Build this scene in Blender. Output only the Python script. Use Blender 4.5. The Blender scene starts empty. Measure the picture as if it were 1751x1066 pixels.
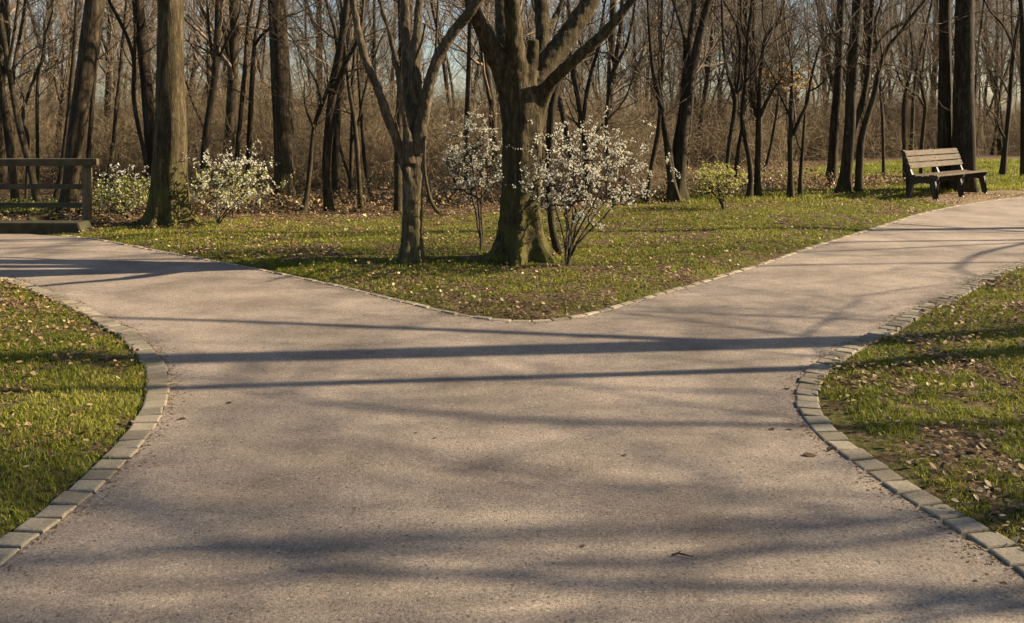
import bpy, bmesh, math, random
import numpy as np
from mathutils import Vector

# ------------------------------------------------------------------ camera, sky, sun, exposure
C = bpy.context.scene.collection
scene = bpy.context.scene
EYE = 1.6          # eye height (m)
FPX = 1500.0       # focal length in photo pixels (photo is 1751 wide)
HY = 200.0         # horizon row of the photo
cam_d = bpy.data.cameras.new('camera'); cam = bpy.data.objects.new('camera', cam_d); C.objects.link(cam)
cam.location = (0, 0, EYE); cam.rotation_euler = (math.radians(90), 0, 0)
cam_d.sensor_width = 36; cam_d.lens = 36 * FPX / 1751
cam_d.shift_y = -(533 - HY) / 1751
cam_d.clip_start = 0.05; cam_d.clip_end = 2000
scene.camera = cam

SUN_EL = math.radians(27); SUN_AZ = math.radians(6)   # azimuth measured from +X towards +Y
world = bpy.data.worlds.new('World'); scene.world = world; world.use_nodes = True
wn = world.node_tree; bg = wn.nodes['Background']
sky = wn.nodes.new('ShaderNodeTexSky'); sky.sky_type = 'NISHITA'; sky.sun_disc = False
sky.sun_elevation = SUN_EL; sky.sun_rotation = math.radians(90) - SUN_AZ
sky.air_density = 1.0; sky.dust_density = 1.3; sky.ozone_density = 1.5
wn.links.new(sky.outputs[0], bg.inputs[0]); bg.inputs[1].default_value = 0.05
sl = bpy.data.lights.new('sun', 'SUN'); sl.energy = 5.0; sl.angle = math.radians(0.42); sl.color = (1.0, 0.82, 0.58)
sun = bpy.data.objects.new('sun', sl); C.objects.link(sun)
sdir = Vector((math.cos(SUN_EL) * math.cos(SUN_AZ), math.cos(SUN_EL) * math.sin(SUN_AZ), math.sin(SUN_EL)))
sun.rotation_euler = sdir.to_track_quat('Z', 'Y').to_euler(); sun.location = (30, 8, 16)
scene.view_settings.view_transform = 'Standard'; scene.view_settings.look = 'None'
scene.view_settings.exposure = 1.72; scene.view_settings.gamma = 1.0
scene.cycles.max_bounces = 5; scene.cycles.diffuse_bounces = 3; scene.cycles.transmission_bounces = 3
scene.cycles.transparent_max_bounces = 6; scene.cycles.use_denoising = True

# ------------------------------------------------------------------ helpers
def W(px, py, d):
    """point at distance d that lies on photo pixel (px, py)"""
    return np.array([(px - 875.5) / FPX * d, d, EYE - (py - HY) / FPX * d])
def G(px, py):
    d = EYE * FPX / (py - HY)
    return np.array([(px - 875.5) / FPX * d, d])
def dist_of(py): return EYE * FPX / (py - HY)

def tag(o, label=None, cat=None, group=None, kind=None):
    if label: o['label'] = label
    if cat: o['category'] = cat
    if group: o['group'] = group
    if kind: o['kind'] = kind
    return o
def empty(name, loc, label, cat, group=None, rz=0.0):
    o = bpy.data.objects.new(name, None); C.objects.link(o); o.location = loc; o.rotation_euler = (0, 0, rz)
    o.empty_display_size = 0.2
    return tag(o, label, cat, group)

def mesh_np(name, verts, faces_flat, sizes, mat, parent=None, origin=None, smooth=True, attrs=None, link=True):
    me = bpy.data.meshes.new(name)
    v = np.asarray(verts, dtype=np.float32)
    if origin is not None: v = v - np.asarray(origin, dtype=np.float32)
    ff = np.asarray(faces_flat, dtype=np.int32).ravel(); sz = np.asarray(sizes, dtype=np.int32)
    me.vertices.add(len(v)); me.vertices.foreach_set('co', v.ravel())
    me.loops.add(len(ff)); me.loops.foreach_set('vertex_index', ff)
    st = np.zeros(len(sz), dtype=np.int32); st[1:] = np.cumsum(sz)[:-1]
    me.polygons.add(len(sz)); me.polygons.foreach_set('loop_start', st)
    try: me.polygons.foreach_set('loop_total', sz)
    except Exception: pass
    me.polygons.foreach_set('use_smooth', np.full(len(sz), smooth))
    if attrs:
        for k, a in attrs.items():
            at = me.attributes.new(k, 'FLOAT', 'POINT'); at.data.foreach_set('value', np.asarray(a, dtype=np.float32))
    me.update(calc_edges=True)
    if mat: me.materials.append(mat)
    o = bpy.data.objects.new(name, me)
    if link: C.objects.link(o)
    if parent is not None: o.parent = parent
    return o

class Tubes:
    """many tapered tubes, built at once"""
    def __init__(s): s.g = {}
    def add(s, pts, rad, n=4):
        k = (len(pts), n); s.g.setdefault(k, ([], []))
        s.g[k][0].append(pts); s.g[k][1].append(rad)
    def arrays(s):
        V = []; F = []; S = []; off = 0
        for (K, n), (P, R) in s.g.items():
            P = np.array(P, dtype=float); R = np.array(R, dtype=float); T = len(P)
            tan = np.empty_like(P); tan[:, 1:-1] = P[:, 2:] - P[:, :-2]; tan[:, 0] = P[:, 1] - P[:, 0]; tan[:, -1] = P[:, -1] - P[:, -2]
            tan /= np.maximum(np.linalg.norm(tan, axis=2, keepdims=True), 1e-9)
            md = P[:, -1] - P[:, 0]
            ref = np.where((np.abs(md[:, 2]) > 0.8 * np.linalg.norm(md, axis=1))[:, None], np.array([[1., 0, 0]]), np.array([[0., 0, 1]]))
            ref = np.repeat(ref[:, None, :], K, axis=1)
            a = np.cross(tan, ref); a /= np.maximum(np.linalg.norm(a, axis=2, keepdims=True), 1e-9)
            b = np.cross(tan, a)
            th = np.arange(n) * 2 * math.pi / n
            ring = P[:, :, None, :] + R[:, :, None, None] * (np.cos(th)[None, None, :, None] * a[:, :, None, :] + np.sin(th)[None, None, :, None] * b[:, :, None, :])
            V.append(ring.reshape(-1, 3))
            t = np.arange(T)[:, None, None] * K * n; k = np.arange(K - 1)[None, :, None] * n; j = np.arange(n)[None, None, :]; j2 = (j + 1) % n
            q = np.stack([off + t + k + j + 0 * j2, off + t + k + j2, off + t + k + n + j2, off + t + k + n + j], axis=-1)
            F.append(q.reshape(-1)); S.append(np.full(T * (K - 1) * n, 4))
            # end caps (tops)
            cap = off + np.arange(T)[:, None] * K * n + (K - 1) * n + np.arange(n)[None, :]
            F.append(cap.reshape(-1)); S.append(np.full(T, n))
            off += T * K * n
        return np.concatenate(V), np.concatenate(F), np.concatenate(S)
    def build(s, name, mat, parent=None, origin=None, link=True):
        if not s.g: return None
        v, f, z = s.arrays()
        return mesh_np(name, v, f, z, mat, parent, origin, True, None, link)

def hash2(ix, iy, s=0):
    h = (ix.astype(np.int64) * 374761393 + iy.astype(np.int64) * 668265263 + s * 1442695041) & 0xffffffff
    h = ((h ^ (h >> 13)) * 1274126177) & 0xffffffff
    return ((h ^ (h >> 16)) & 0xffff) / 65535.0
def vnoise(x, y, s=0):
    x = np.asarray(x, dtype=float); y = np.asarray(y, dtype=float)
    ix = np.floor(x); iy = np.floor(y); fx = x - ix; fy = y - iy
    fx = fx * fx * (3 - 2 * fx); fy = fy * fy * (3 - 2 * fy)
    a = hash2(ix, iy, s); b = hash2(ix + 1, iy, s); c = hash2(ix, iy + 1, s); d = hash2(ix + 1, iy + 1, s)
    return (a * (1 - fx) + b * fx) * (1 - fy) + (c * (1 - fx) + d * fx) * fy
def fbm(x, y, s=0, o=4):
    t = 0; a = 0.5; tot = 0
    for i in range(o):
        t = t + a * vnoise(x * 2 ** i + 17.3 * i, y * 2 ** i - 9.1 * i, s + i); tot += a; a *= 0.5
    return t / tot

def catmull(P, n=8):
    P = [np.array(p, dtype=float) for p in P]; out = []
    for i in range(len(P) - 1):
        p0 = P[i - 1] if i else 2 * P[0] - P[1]; p1 = P[i]; p2 = P[i + 1]; p3 = P[i + 2] if i + 2 < len(P) else 2 * P[-1] - P[-2]
        for k in range(n):
            t = k / n
            out.append(0.5 * (2 * p1 + (p2 - p0) * t + (2 * p0 - 5 * p1 + 4 * p2 - p3) * t * t + (3 * p1 - p0 - 3 * p2 + p3) * t ** 3))
    out.append(P[-1]); return np.array(out)
def resample(P, step):
    P = np.asarray(P); s = np.r_[0, np.cumsum(np.linalg.norm(np.diff(P, axis=0), axis=1))]
    n = max(2, int(s[-1] / step) + 1); t = np.linspace(0, s[-1], n)
    return np.stack([np.interp(t, s, P[:, k]) for k in range(P.shape[1])], axis=1)

# ------------------------------------------------------------------ materials
def new_mat(name):
    m = bpy.data.materials.new(name); m.use_nodes = True
    nt = m.node_tree; b = nt.nodes['Principled BSDF']; return m, nt, b
def N(nt, t, **kw):
    n = nt.nodes.new(t)
    for k, v in kw.items(): setattr(n, k, v)
    return n
def ramp(nt, stops, fac):
    r = N(nt, 'ShaderNodeValToRGB'); e = r.color_ramp.elements
    while len(e) < len(stops): e.new(0.5)
    for i, (p, c) in enumerate(stops): e[i].position = p; e[i].color = (*c, 1)
    nt.links.new(fac, r.inputs[0]); return r.outputs[0]
def noise(nt, vec, scale, detail=4, rough=0.6, stretch=None):
    n = N(nt, 'ShaderNodeTexNoise'); n.inputs['Scale'].default_value = scale; n.inputs['Detail'].default_value = detail; n.inputs['Roughness'].default_value = rough
    if stretch:
        mp = N(nt, 'ShaderNodeMapping'); mp.inputs['Scale'].default_value = stretch
        nt.links.new(vec, mp.inputs[0]); vec = mp.outputs[0]
    nt.links.new(vec, n.inputs['Vector']); return n.outputs['Fac']
def mixc(nt, fac, a, b, mode='MIX'):
    m = N(nt, 'ShaderNodeMix', data_type='RGBA', blend_type=mode)
    for sock, v in ((m.inputs[0], fac), (m.inputs[6], a), (m.inputs[7], b)):
        if isinstance(v, (int, float)): sock.default_value = v
        elif isinstance(v, tuple): sock.default_value = (*v, 1)
        else: nt.links.new(v, sock)
    return m.outputs[2]
def math_(nt, op, a, b=None, clamp=False):
    m = N(nt, 'ShaderNodeMath', operation=op, use_clamp=clamp)
    for sock, v in ((m.inputs[0], a), (m.inputs[1], b)):
        if v is None: continue
        if isinstance(v, (int, float)): sock.default_value = v
        else: nt.links.new(v, sock)
    return m.outputs[0]
def bump(nt, b, h, dist, strength=1.0):
    n = N(nt, 'ShaderNodeBump'); n.inputs['Distance'].default_value = dist; n.inputs['Strength'].default_value = strength
    nt.links.new(h, n.inputs['Height']); nt.links.new(n.outputs[0], b.inputs['Normal']); return n
def wpos(nt): return N(nt, 'ShaderNodeNewGeometry').outputs['Position']
def attr(nt, name):
    a = N(nt, 'ShaderNodeAttribute'); a.attribute_name = name; return a.outputs['Fac']

def bark_mat(name, c1, c2, c3, moss=0.5, sc=1.0, bd=0.012, moss_h=0.9):
    m, nt, b = new_mat(name); p = wpos(nt)
    ridg0 = noise(nt, p, 14 * sc, 6, 0.7, (1, 1, 0.13))
    wp = N(nt, 'ShaderNodeMapping'); wp.inputs['Scale'].default_value = (1, 1, 0.17); nt.links.new(p, wp.inputs[0])
    nz = N(nt, 'ShaderNodeTexNoise'); nz.inputs['Scale'].default_value = 8; nt.links.new(wp.outputs[0], nz.inputs['Vector'])
    sv = N(nt, 'ShaderNodeVectorMath', operation='SCALE'); sv.inputs['Scale'].default_value = 0.12; nt.links.new(nz.outputs['Color'], sv.inputs[0])
    av = N(nt, 'ShaderNodeVectorMath', operation='ADD'); nt.links.new(wp.outputs[0], av.inputs[0]); nt.links.new(sv.outputs[0], av.inputs[1])
    vo = N(nt, 'ShaderNodeTexVoronoi', feature='DISTANCE_TO_EDGE'); vo.inputs['Scale'].default_value = 24 * sc; nt.links.new(av.outputs[0], vo.inputs['Vector'])
    crack = math_(nt, 'MULTIPLY', math_(nt, 'MINIMUM', vo.outputs['Distance'], 0.25), 4.0)
    ridg = math_(nt, 'ADD', math_(nt, 'MULTIPLY', ridg0, 0.88), math_(nt, 'MULTIPLY', crack, 0.09)); fine = noise(nt, p, 60 * sc, 4, 0.7, (1, 1, 0.35)); big = noise(nt, p, 2.2, 3)
    col = ramp(nt, [(0.32, c1), (0.5, c2), (0.68, c3)], ridg)
    col = mixc(nt, math_(nt, 'MULTIPLY', fine, 0.55), col, tuple(x * 0.45 for x in c2))
    sx = N(nt, 'ShaderNodeSeparateXYZ'); nt.links.new(p, sx.inputs[0])
    # moss: a growth low on the trunk and in patches higher up
    low = N(nt, 'ShaderNodeMapRange'); low.inputs[1].default_value = 0.0; low.inputs[2].default_value = moss_h; low.inputs[3].default_value = 1; low.inputs[4].default_value = 0.12
    nt.links.new(sx.outputs[2], low.inputs[0])
    mf = math_(nt, 'MULTIPLY', ramp(nt, [(0.36, (0, 0, 0)), (0.56, (1, 1, 1))], noise(nt, p, 5, 5, 0.7)), low.outputs[0])
    mf = math_(nt, 'MULTIPLY', mf, moss, True)
    col = mixc(nt, mf, col, (0.085, 0.08, 0.016))
    lich = ramp(nt, [(0.6, (0, 0, 0)), (0.7, (1, 1, 1))], noise(nt, p, 9 * sc, 5, 0.75))
    col = mixc(nt, math_(nt, 'MULTIPLY', lich, 0.35), col, (0.22, 0.20, 0.13))
    nt.links.new(col, b.inputs['Base Color']); b.inputs['Roughness'].default_value = 0.9; b.inputs['Specular IOR Level'].default_value = 0.15
    h = math_(nt, 'ADD', ridg, math_(nt, 'MULTIPLY', fine, 0.35)); bump(nt, b, h, bd, 1.0)
    return m
M = {}
M['bark'] = bark_mat('bark', (0.013, 0.009, 0.006), (0.043, 0.032, 0.020), (0.13, 0.10, 0.065), 0.4)
M['bark_big'] = bark_mat('bark_big', (0.011, 0.008, 0.005), (0.048, 0.035, 0.019), (0.175, 0.13, 0.078), 1.0, 1.5, 0.022, 1.2)
M['bark_dark'] = bark_mat('bark_dark', (0.009, 0.0065, 0.004), (0.031, 0.023, 0.015), (0.10, 0.078, 0.051), 0.35)
M['bark_mossy'] = bark_mat('bark_mossy', (0.018, 0.013, 0.008), (0.078, 0.060, 0.038), (0.22, 0.172, 0.116), 0.5, 1.4, 0.022, 1.2)

def twig_mat(name, c1, c2):
    m, nt, b = new_mat(name); p = wpos(nt)
    nt.links.new(ramp(nt, [(0.35, c1), (0.65, c2)], noise(nt, p, 3.0, 3)), b.inputs['Base Color'])
    b.inputs['Roughness'].default_value = 0.85; b.inputs['Specular IOR Level'].default_value = 0.2; return m
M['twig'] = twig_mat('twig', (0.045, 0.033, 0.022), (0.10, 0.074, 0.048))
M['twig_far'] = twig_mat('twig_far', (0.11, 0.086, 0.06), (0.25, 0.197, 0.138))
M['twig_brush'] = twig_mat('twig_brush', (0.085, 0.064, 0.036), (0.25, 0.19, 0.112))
M['twig_shrub'] = twig_mat('twig_shrub', (0.035, 0.025, 0.018), (0.08, 0.058, 0.038))

def leafy(name, stops, trans=0.35, attr_name='v', rough=0.6):
    m, nt, b = new_mat(name)
    col = ramp(nt, stops, attr(nt, attr_name)); nt.links.new(col, b.inputs['Base Color'])
    b.inputs['Roughness'].default_value = rough; b.inputs['Specular IOR Level'].default_value = 0.25
    tr = N(nt, 'ShaderNodeBsdfTranslucent'); nt.links.new(col, tr.inputs['Color'])
    mx = N(nt, 'ShaderNodeMixShader'); mx.inputs[0].default_value = trans
    nt.links.new(b.outputs[0], mx.inputs[1]); nt.links.new(tr.outputs[0], mx.inputs[2])
    nt.links.new(mx.outputs[0], nt.nodes['Material Output'].inputs['Surface']); return m
M['grass'] = leafy('grass', [(0.0, (0.055, 0.068, 0.010)), (0.4, (0.155, 0.175, 0.018)), (0.75, (0.29, 0.275, 0.036)), (1.0, (0.40, 0.32, 0.12))], 0.4)
M['dry_leaf'] = leafy('dry_leaf', [(0.0, (0.07, 0.04, 0.018)), (0.4, (0.18, 0.112, 0.05)), (0.75, (0.34, 0.245, 0.125)), (1.0, (0.56, 0.46, 0.28))], 0.2)
M['blossom'] = leafy('blossom', [(0.0, (0.50, 0.48, 0.32)), (0.5, (0.76, 0.73, 0.58)), (1.0, (0.84, 0.82, 0.74))], 0.35)
M['young_leaf'] = leafy('young_leaf', [(0.0, (0.09, 0.11, 0.02)), (0.5, (0.22, 0.24, 0.05)), (1.0, (0.42, 0.40, 0.14))], 0.45)
M['bud_leaf'] = leafy('bud_leaf', [(0.0, (0.28, 0.27, 0.06)), (0.5, (0.52, 0.48, 0.15)), (1.0, (0.70, 0.64, 0.30))], 0.4)
M['tan_leaf'] = leafy('tan_leaf', [(0.0, (0.25, 0.15, 0.05)), (1.0, (0.45, 0.30, 0.12))], 0.4)

# asphalt
m, nt, b = new_mat('asphalt'); M['asphalt'] = m; p = wpos(nt)
n1 = noise(nt, p, 1.1, 5, 0.6); n2 = noise(nt, p, 105, 4, 0.85); n3 = noise(nt, p, 260, 2, 0.7)
col = ramp(nt, [(0.3, (0.160, 0.131, 0.105)), (0.7, (0.248, 0.205, 0.165))], n1)
st = noise(nt, p, 0.55, 6, 0.72); col = mixc(nt, 1.0, col, ramp(nt, [(0.36, (0.80, 0.79, 0.79)), (0.5, (1, 1, 1)), (0.64, (1.16, 1.15, 1.13))], st), 'MULTIPLY')
col = mixc(nt, 1.0, col, ramp(nt, [(0.32, (0.35, 0.34, 0.33)), (0.5, (1, 1, 1)), (0.68, (1.75, 1.70, 1.62))], n2), 'MULTIPLY')
vr = N(nt, 'ShaderNodeTexVoronoi'); vr.inputs['Scale'].default_value = 42; nt.links.new(p, vr.inputs['Vector'])
hs = N(nt, 'ShaderNodeSeparateColor'); nt.links.new(vr.outputs['Color'], hs.inputs[0])
pale = math_(nt, 'MULTIPLY', math_(nt, 'GREATER_THAN', hs.outputs[0], 0.86), math_(nt, 'LESS_THAN', vr.outputs['Distance'], 0.26))
col = mixc(nt, math_(nt, 'MULTIPLY', pale, 0.3), col, (0.52, 0.45, 0.37))
dark = math_(nt, 'MULTIPLY', math_(nt, 'LESS_THAN', hs.outputs[0], 0.16), math_(nt, 'LESS_THAN', vr.outputs['Distance'], 0.3))
col = mixc(nt, math_(nt, 'MULTIPLY', dark, 0.6), col, (0.06, 0.045, 0.035))
nt.links.new(col, b.inputs['Base Color']); b.inputs['Roughness'].default_value = 0.85; b.inputs['Specular IOR Level'].default_value = 0.25
bump(nt, b, math_(nt, 'ADD', n2, math_(nt, 'MULTIPLY', n3, 0.6)), 0.006, 0.8)

# ground: soil / grass by attribute
m, nt, b = new_mat('ground'); M['ground'] = m; p = wpos(nt)
g = attr(nt, 'grass'); fn = noise(nt, p, 26, 5, 0.75); cn = noise(nt, p, 3.0, 4, 0.6)
soil = ramp(nt, [(0.34, (0.018, 0.011, 0.006)), (0.52, (0.075, 0.048, 0.027)), (0.7, (0.24, 0.17, 0.10))], fn)
vl = N(nt, 'ShaderNodeTexVoronoi'); vl.inputs['Scale'].default_value = 34; nt.links.new(p, vl.inputs['Vector']); lc = N(nt, 'ShaderNodeSeparateColor'); nt.links.new(vl.outputs['Color'], lc.inputs[0])
lm = math_(nt, 'MULTIPLY', math_(nt, 'GREATER_THAN', lc.outputs[0], 0.45), math_(nt, 'LESS_THAN', vl.outputs['Distance'], 0.42))
soil = mixc(nt, math_(nt, 'MULTIPLY', lm, 0.8), soil, ramp(nt, [(0.0, (0.06, 0.035, 0.018)), (0.6, (0.17, 0.11, 0.058)), (1.0, (0.34, 0.25, 0.15))], lc.outputs[1]))
grs = ramp(nt, [(0.34, (0.02, 0.02, 0.007)), (0.5, (0.07, 0.075, 0.015)), (0.62, (0.13, 0.10, 0.045)), (0.74, (0.24, 0.19, 0.08))], fn)
far = attr(nt, 'field')
grs = mixc(nt, far, grs, (0.13, 0.17, 0.028))
f = math_(nt, 'MULTIPLY', g, ramp(nt, [(0.3, (0.25, 0.25, 0.25)), (0.5, (1, 1, 1))], cn), True)
gc = mixc(nt, attr(nt, 'sand'), mixc(nt, f, soil, grs), ramp(nt, [(0.3, (0.11, 0.078, 0.045)), (0.7, (0.27, 0.20, 0.12))], noise(nt, p, 40, 5, 0.8)))
nt.links.new(gc, b.inputs['Base Color']); b.inputs['Roughness'].default_value = 0.95; b.inputs['Specular IOR Level'].default_value = 0.1
bump(nt, b, fn, 0.03, 0.9)

def stone_mat(name, c1, c2):
    m, nt, b = new_mat(name); p = wpos(nt)
    v = attr(nt, 'v'); col = ramp(nt, [(0.0, c1), (1.0, c2)], v)
    n = noise(nt, p, 70, 5, 0.75); col = mixc(nt, 1.0, col, ramp(nt, [(0.3, (0.6, 0.6, 0.6)), (0.7, (1.25, 1.25, 1.22))], n), 'MULTIPLY')
    dirt = ramp(nt, [(0.5, (0, 0, 0)), (0.7, (1, 1, 1))], noise(nt, p, 7, 4)); col = mixc(nt, math_(nt, 'MULTIPLY', dirt, 0.4), col, (0.12, 0.10, 0.055))
    nt.links.new(col, b.inputs['Base Color']); b.inputs['Roughness'].default_value = 0.9; b.inputs['Specular IOR Level'].default_value = 0.2
    bump(nt, b, n, 0.004, 0.8); return m
M['kerb'] = stone_mat('kerb_stone', (0.15, 0.128, 0.094), (0.26, 0.225, 0.17))
M['kerb_pale'] = stone_mat('kerb_stone_pale', (0.20, 0.165, 0.115), (0.32, 0.27, 0.19))

def wood_mat(name, c1, c2, along=(0.06, 1, 1), moss=0.0, rough=0.8):
    m, nt, b = new_mat(name); tc = N(nt, 'ShaderNodeTexCoord').outputs['Object']
    n = noise(nt, tc, 40, 6, 0.7, along); blot = noise(nt, tc, 4, 3)
    col = ramp(nt, [(0.3, c1), (0.7, c2)], n); col = mixc(nt, ramp(nt, [(0.45, (0, 0, 0)), (0.7, (0.7, 0.7, 0.7))], blot), col, tuple(x * 0.55 for x in c1))
    if moss: col = mixc(nt, math_(nt, 'MULTIPLY', ramp(nt, [(0.4, (0, 0, 0)), (0.6, (1, 1, 1))], noise(nt, tc, 9, 4)), moss), col, (0.07, 0.075, 0.02))
    nt.links.new(col, b.inputs['Base Color']); b.inputs['Roughness'].default_value = rough; b.inputs['Specular IOR Level'].default_value = 0.25
    bump(nt, b, n, 0.004, 0.8); return m
M['slat'] = wood_mat('slat_wood', (0.04, 0.027, 0.014), (0.115, 0.078, 0.043))
M['rail'] = wood_mat('rail_wood', (0.045, 0.034, 0.02), (0.11, 0.083, 0.05), (0.06, 1, 1), 0.3)
M['post'] = wood_mat('post_wood', (0.075, 0.055, 0.032), (0.19, 0.14, 0.085), (1, 1, 0.06), 0.15)
M['beam'] = wood_mat('beam_wood', (0.016, 0.013, 0.008), (0.045, 0.036, 0.021), (0.06, 1, 1), 0.3)
m, nt, b = new_mat('cast_iron'); M['iron'] = m; p = wpos(nt)
nt.links.new(ramp(nt, [(0.4, (0.018, 0.017, 0.016)), (0.7, (0.05, 0.042, 0.034))], noise(nt, p, 20, 4)), b.inputs['Base Color'])
b.inputs['Roughness'].default_value = 0.5; b.inputs['Metallic'].default_value = 0.3

# ------------------------------------------------------------------ setting: path outline
Lpx = [(0, 972), (56, 928), (113, 884), (169, 838), (206, 800), (241, 766), (266, 731), (281, 700), (289, 663), (288, 641), (269, 609), (238, 578), (188, 547), (125, 516), (62, 491), (0, 474)]
Rpx = [(1751, 990), (1687, 947), (1625, 900), (1562, 866), (1500, 822), (1437, 778), (1400, 750), (1369, 712), (1361, 681), (1366, 656), (1387, 628), (1437, 597), (1500, 566), (1562, 531), (1625, 503), (1687, 472), (1751, 447)]
Wpx = [(0, 400), (70, 403), (135, 407), (200, 418), (300, 437), (400, 455), (500, 475), (600, 497), (700, 522), (770, 538), (830, 548), (880, 552), (930, 552), (980, 546), (1030, 535), (1100, 514), (1200, 486), (1300, 455), (1400, 422), (1500, 391), (1600, 361), (1700, 344), (1751, 338)]
Lb = [np.array([-1.82, -8.0]), np.array([-1.82, 0.5])] + [G(*q) for q in Lpx] + [np.array([-7.2, 10.0]), np.array([-10.5, 10.8]), np.array([-18, 11.2]), np.array([-40, 11.4])]
Rb = [np.array([1.80, -8.0]), np.array([1.80, 0.5])] + [G(*q) for q in Rpx] + [np.array([7.6, 11.4]), np.array([11.5, 14.6]), np.array([20, 21.0]), np.array([40, 34])]
Wb = [np.array([-40, 13.4]), np.array([-18, 13.0]), np.array([-10.5, 12.4])] + [G(*q) for q in Wpx] + [np.array([14.0, 20.3]), np.array([22, 26.5]), np.array([40, 40])]
Lb = resample(catmull(Lb, 6), 0.166); Rb = resample(catmull(Rb, 6), 0.166); Wb = resample(catmull(Wb, 6), 0.166)
path_poly = np.concatenate([Lb, Wb, Rb[::-1]])

def inside(x, y, poly=path_poly):
    x = np.asarray(x, dtype=float); y = np.asarray(y, dtype=float); c = np.zeros(x.shape, bool)
    px, py = poly[:, 0], poly[:, 1]; qx, qy = np.roll(px, -1), np.roll(py, -1)
    for i in range(len(poly)):
        if py[i] == qy[i]: continue
        cond = ((py[i] > y) != (qy[i] > y)) & (x < (qx[i] - px[i]) * (y - py[i]) / (qy[i] - py[i]) + px[i]); c ^= cond
    return c
edges_all = np.concatenate([Lb, Wb, Rb])
def edge_dist(x, y):
    x = np.asarray(x, dtype=float).ravel(); y = np.asarray(y, dtype=float).ravel(); out = np.full(len(x), 1e9)
    for s in range(0, len(x), 20000):
        dx = x[s:s + 20000, None] - edges_all[None, :, 0]; dy = y[s:s + 20000, None] - edges_all[None, :, 1]
        out[s:s + 20000] = np.sqrt((dx * dx + dy * dy).min(axis=1))
    return out

def wood_edge(x):   # Y beyond which the woodland floor begins
    return np.interp(x, [-60, -12, -6.2, -4, -2.5, -0.5, 1.0, 2.2, 3.6, 5.2, 8, 10.5, 13, 25, 60], [13.6, 13.4, 12.9, 13.9, 14.1, 14.1, 15.0, 17.0, 20.5, 23.5, 25.5, 29, 31, 34, 36])
def sandiness(x, y):
    u = (x - 9.35) * 0.75 + (y - 17.3) * 0.66; w = (x - 9.35) * 0.66 - (y - 17.3) * 0.75
    return np.clip((1.15 - (u / 2.1) ** 2 - (w / 0.9) ** 2 + 0.9 * (fbm(x * 2, y * 2, 12) - 0.5)) * 3, 0, 1)
def grassiness(x, y):
    x = np.asarray(x, dtype=float); y = np.asarray(y, dtype=float)
    n = fbm(x * 0.9, y * 0.9, 3, 4); n2 = fbm(x * 3.5, y * 3.5, 8, 3)
    n3 = fbm(x * 9, y * 9, 15, 2)
    g = np.clip((0.22 * n + 0.33 * n2 + 0.45 * n3 - 0.37 + 0.03 * (y < 6.4)) * 7.0, 0, 1)
    e = wood_edge(x) + (fbm(x * 0.7, y * 0.7, 5) - 0.5) * 1.6
    g = g * np.clip((e - y) / 0.7, 0, 1)
    g = g * (0.6 + 0.4 * np.clip((y - 7.3 + 0.35 * np.abs(x - 0.3)) / 1.6, 0, 1) * (y > 6.4) + 0.4 * (y <= 6.4) * 1.0).clip(0, 1)   # worn tip of the wedge
    br = np.exp(-(((x - 6.0) / 2.6) ** 2 + ((y - 20.6) / 2.0) ** 2) ** 2)     # bramble strip
    g = g * (1 - 0.9 * br) * (1 - sandiness(x, y))
    return g
def ground_z(x, y, ed=None, ins=None):
    x = np.asarray(x, dtype=float); y = np.asarray(y, dtype=float)
    if ed is None: ed = edge_dist(x, y).reshape(x.shape)
    if ins is None: ins = inside(x, y)
    z = 0.025 + 0.05 * (fbm(x * 0.5, y * 0.5, 21) - 0.5) + 0.03 * (fbm(x * 3, y * 3, 22) - 0.5)
    k = np.clip((ed - 0.12) / 0.35, 0, 1); z = -0.006 + (z + 0.006) * k
    return np.where(ins, -0.03, z)
def axis_grid(lo, hi, flo, fhi, fine, grow_=1.13):
    a = list(np.arange(flo, fhi, fine)); s = fine
    while a[-1] < hi: s *= grow_; a.append(a[-1] + s)
    s = fine
    while a[0] > lo: s *= grow_; a.insert(0, a[0] - s)
    return np.array(a)
gx = axis_grid(-500, 500, -8, 11, 0.09); gy = axis_grid(-120, 700, 2.4, 18, 0.09)
GX, GY = np.meshgrid(gx, gy); sh = GX.shape
ins = inside(GX, GY); ed = edge_dist(GX, GY).reshape(sh); GZ = ground_z(GX, GY, ed, ins)
idx = np.arange(GX.size).reshape(sh)
q = np.stack([idx[:-1, :-1], idx[:-1, 1:], idx[1:, 1:], idx[1:, :-1]], -1).reshape(-1)
gr = grassiness(GX, GY); field = np.clip((GY - 22) / 4, 0, 1) * (gr > 0.05)
ground = mesh_np('ground', np.stack([GX, GY, GZ], -1).reshape(-1, 3), q, np.full(len(q) // 4, 4), M['ground'], attrs={'grass': gr.ravel(), 'field': field.ravel(), 'sand': sandiness(GX, GY).ravel()})
tag(ground, kind='structure')

bm = bmesh.new(); vs = [bm.verts.new((x, y, 0.006)) for x, y in path_poly]
bm.faces.new(vs); bmesh.ops.triangulate(bm, faces=bm.faces[:])
me = bpy.data.meshes.new('path'); bm.to_mesh(me); bm.free(); me.materials.append(M['asphalt'])
path = bpy.data.objects.new('path', me); C.objects.link(path); tag(path, kind='structure')
for p_ in me.polygons:
    if p_.normal.z < 0: p_.flip()

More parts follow.
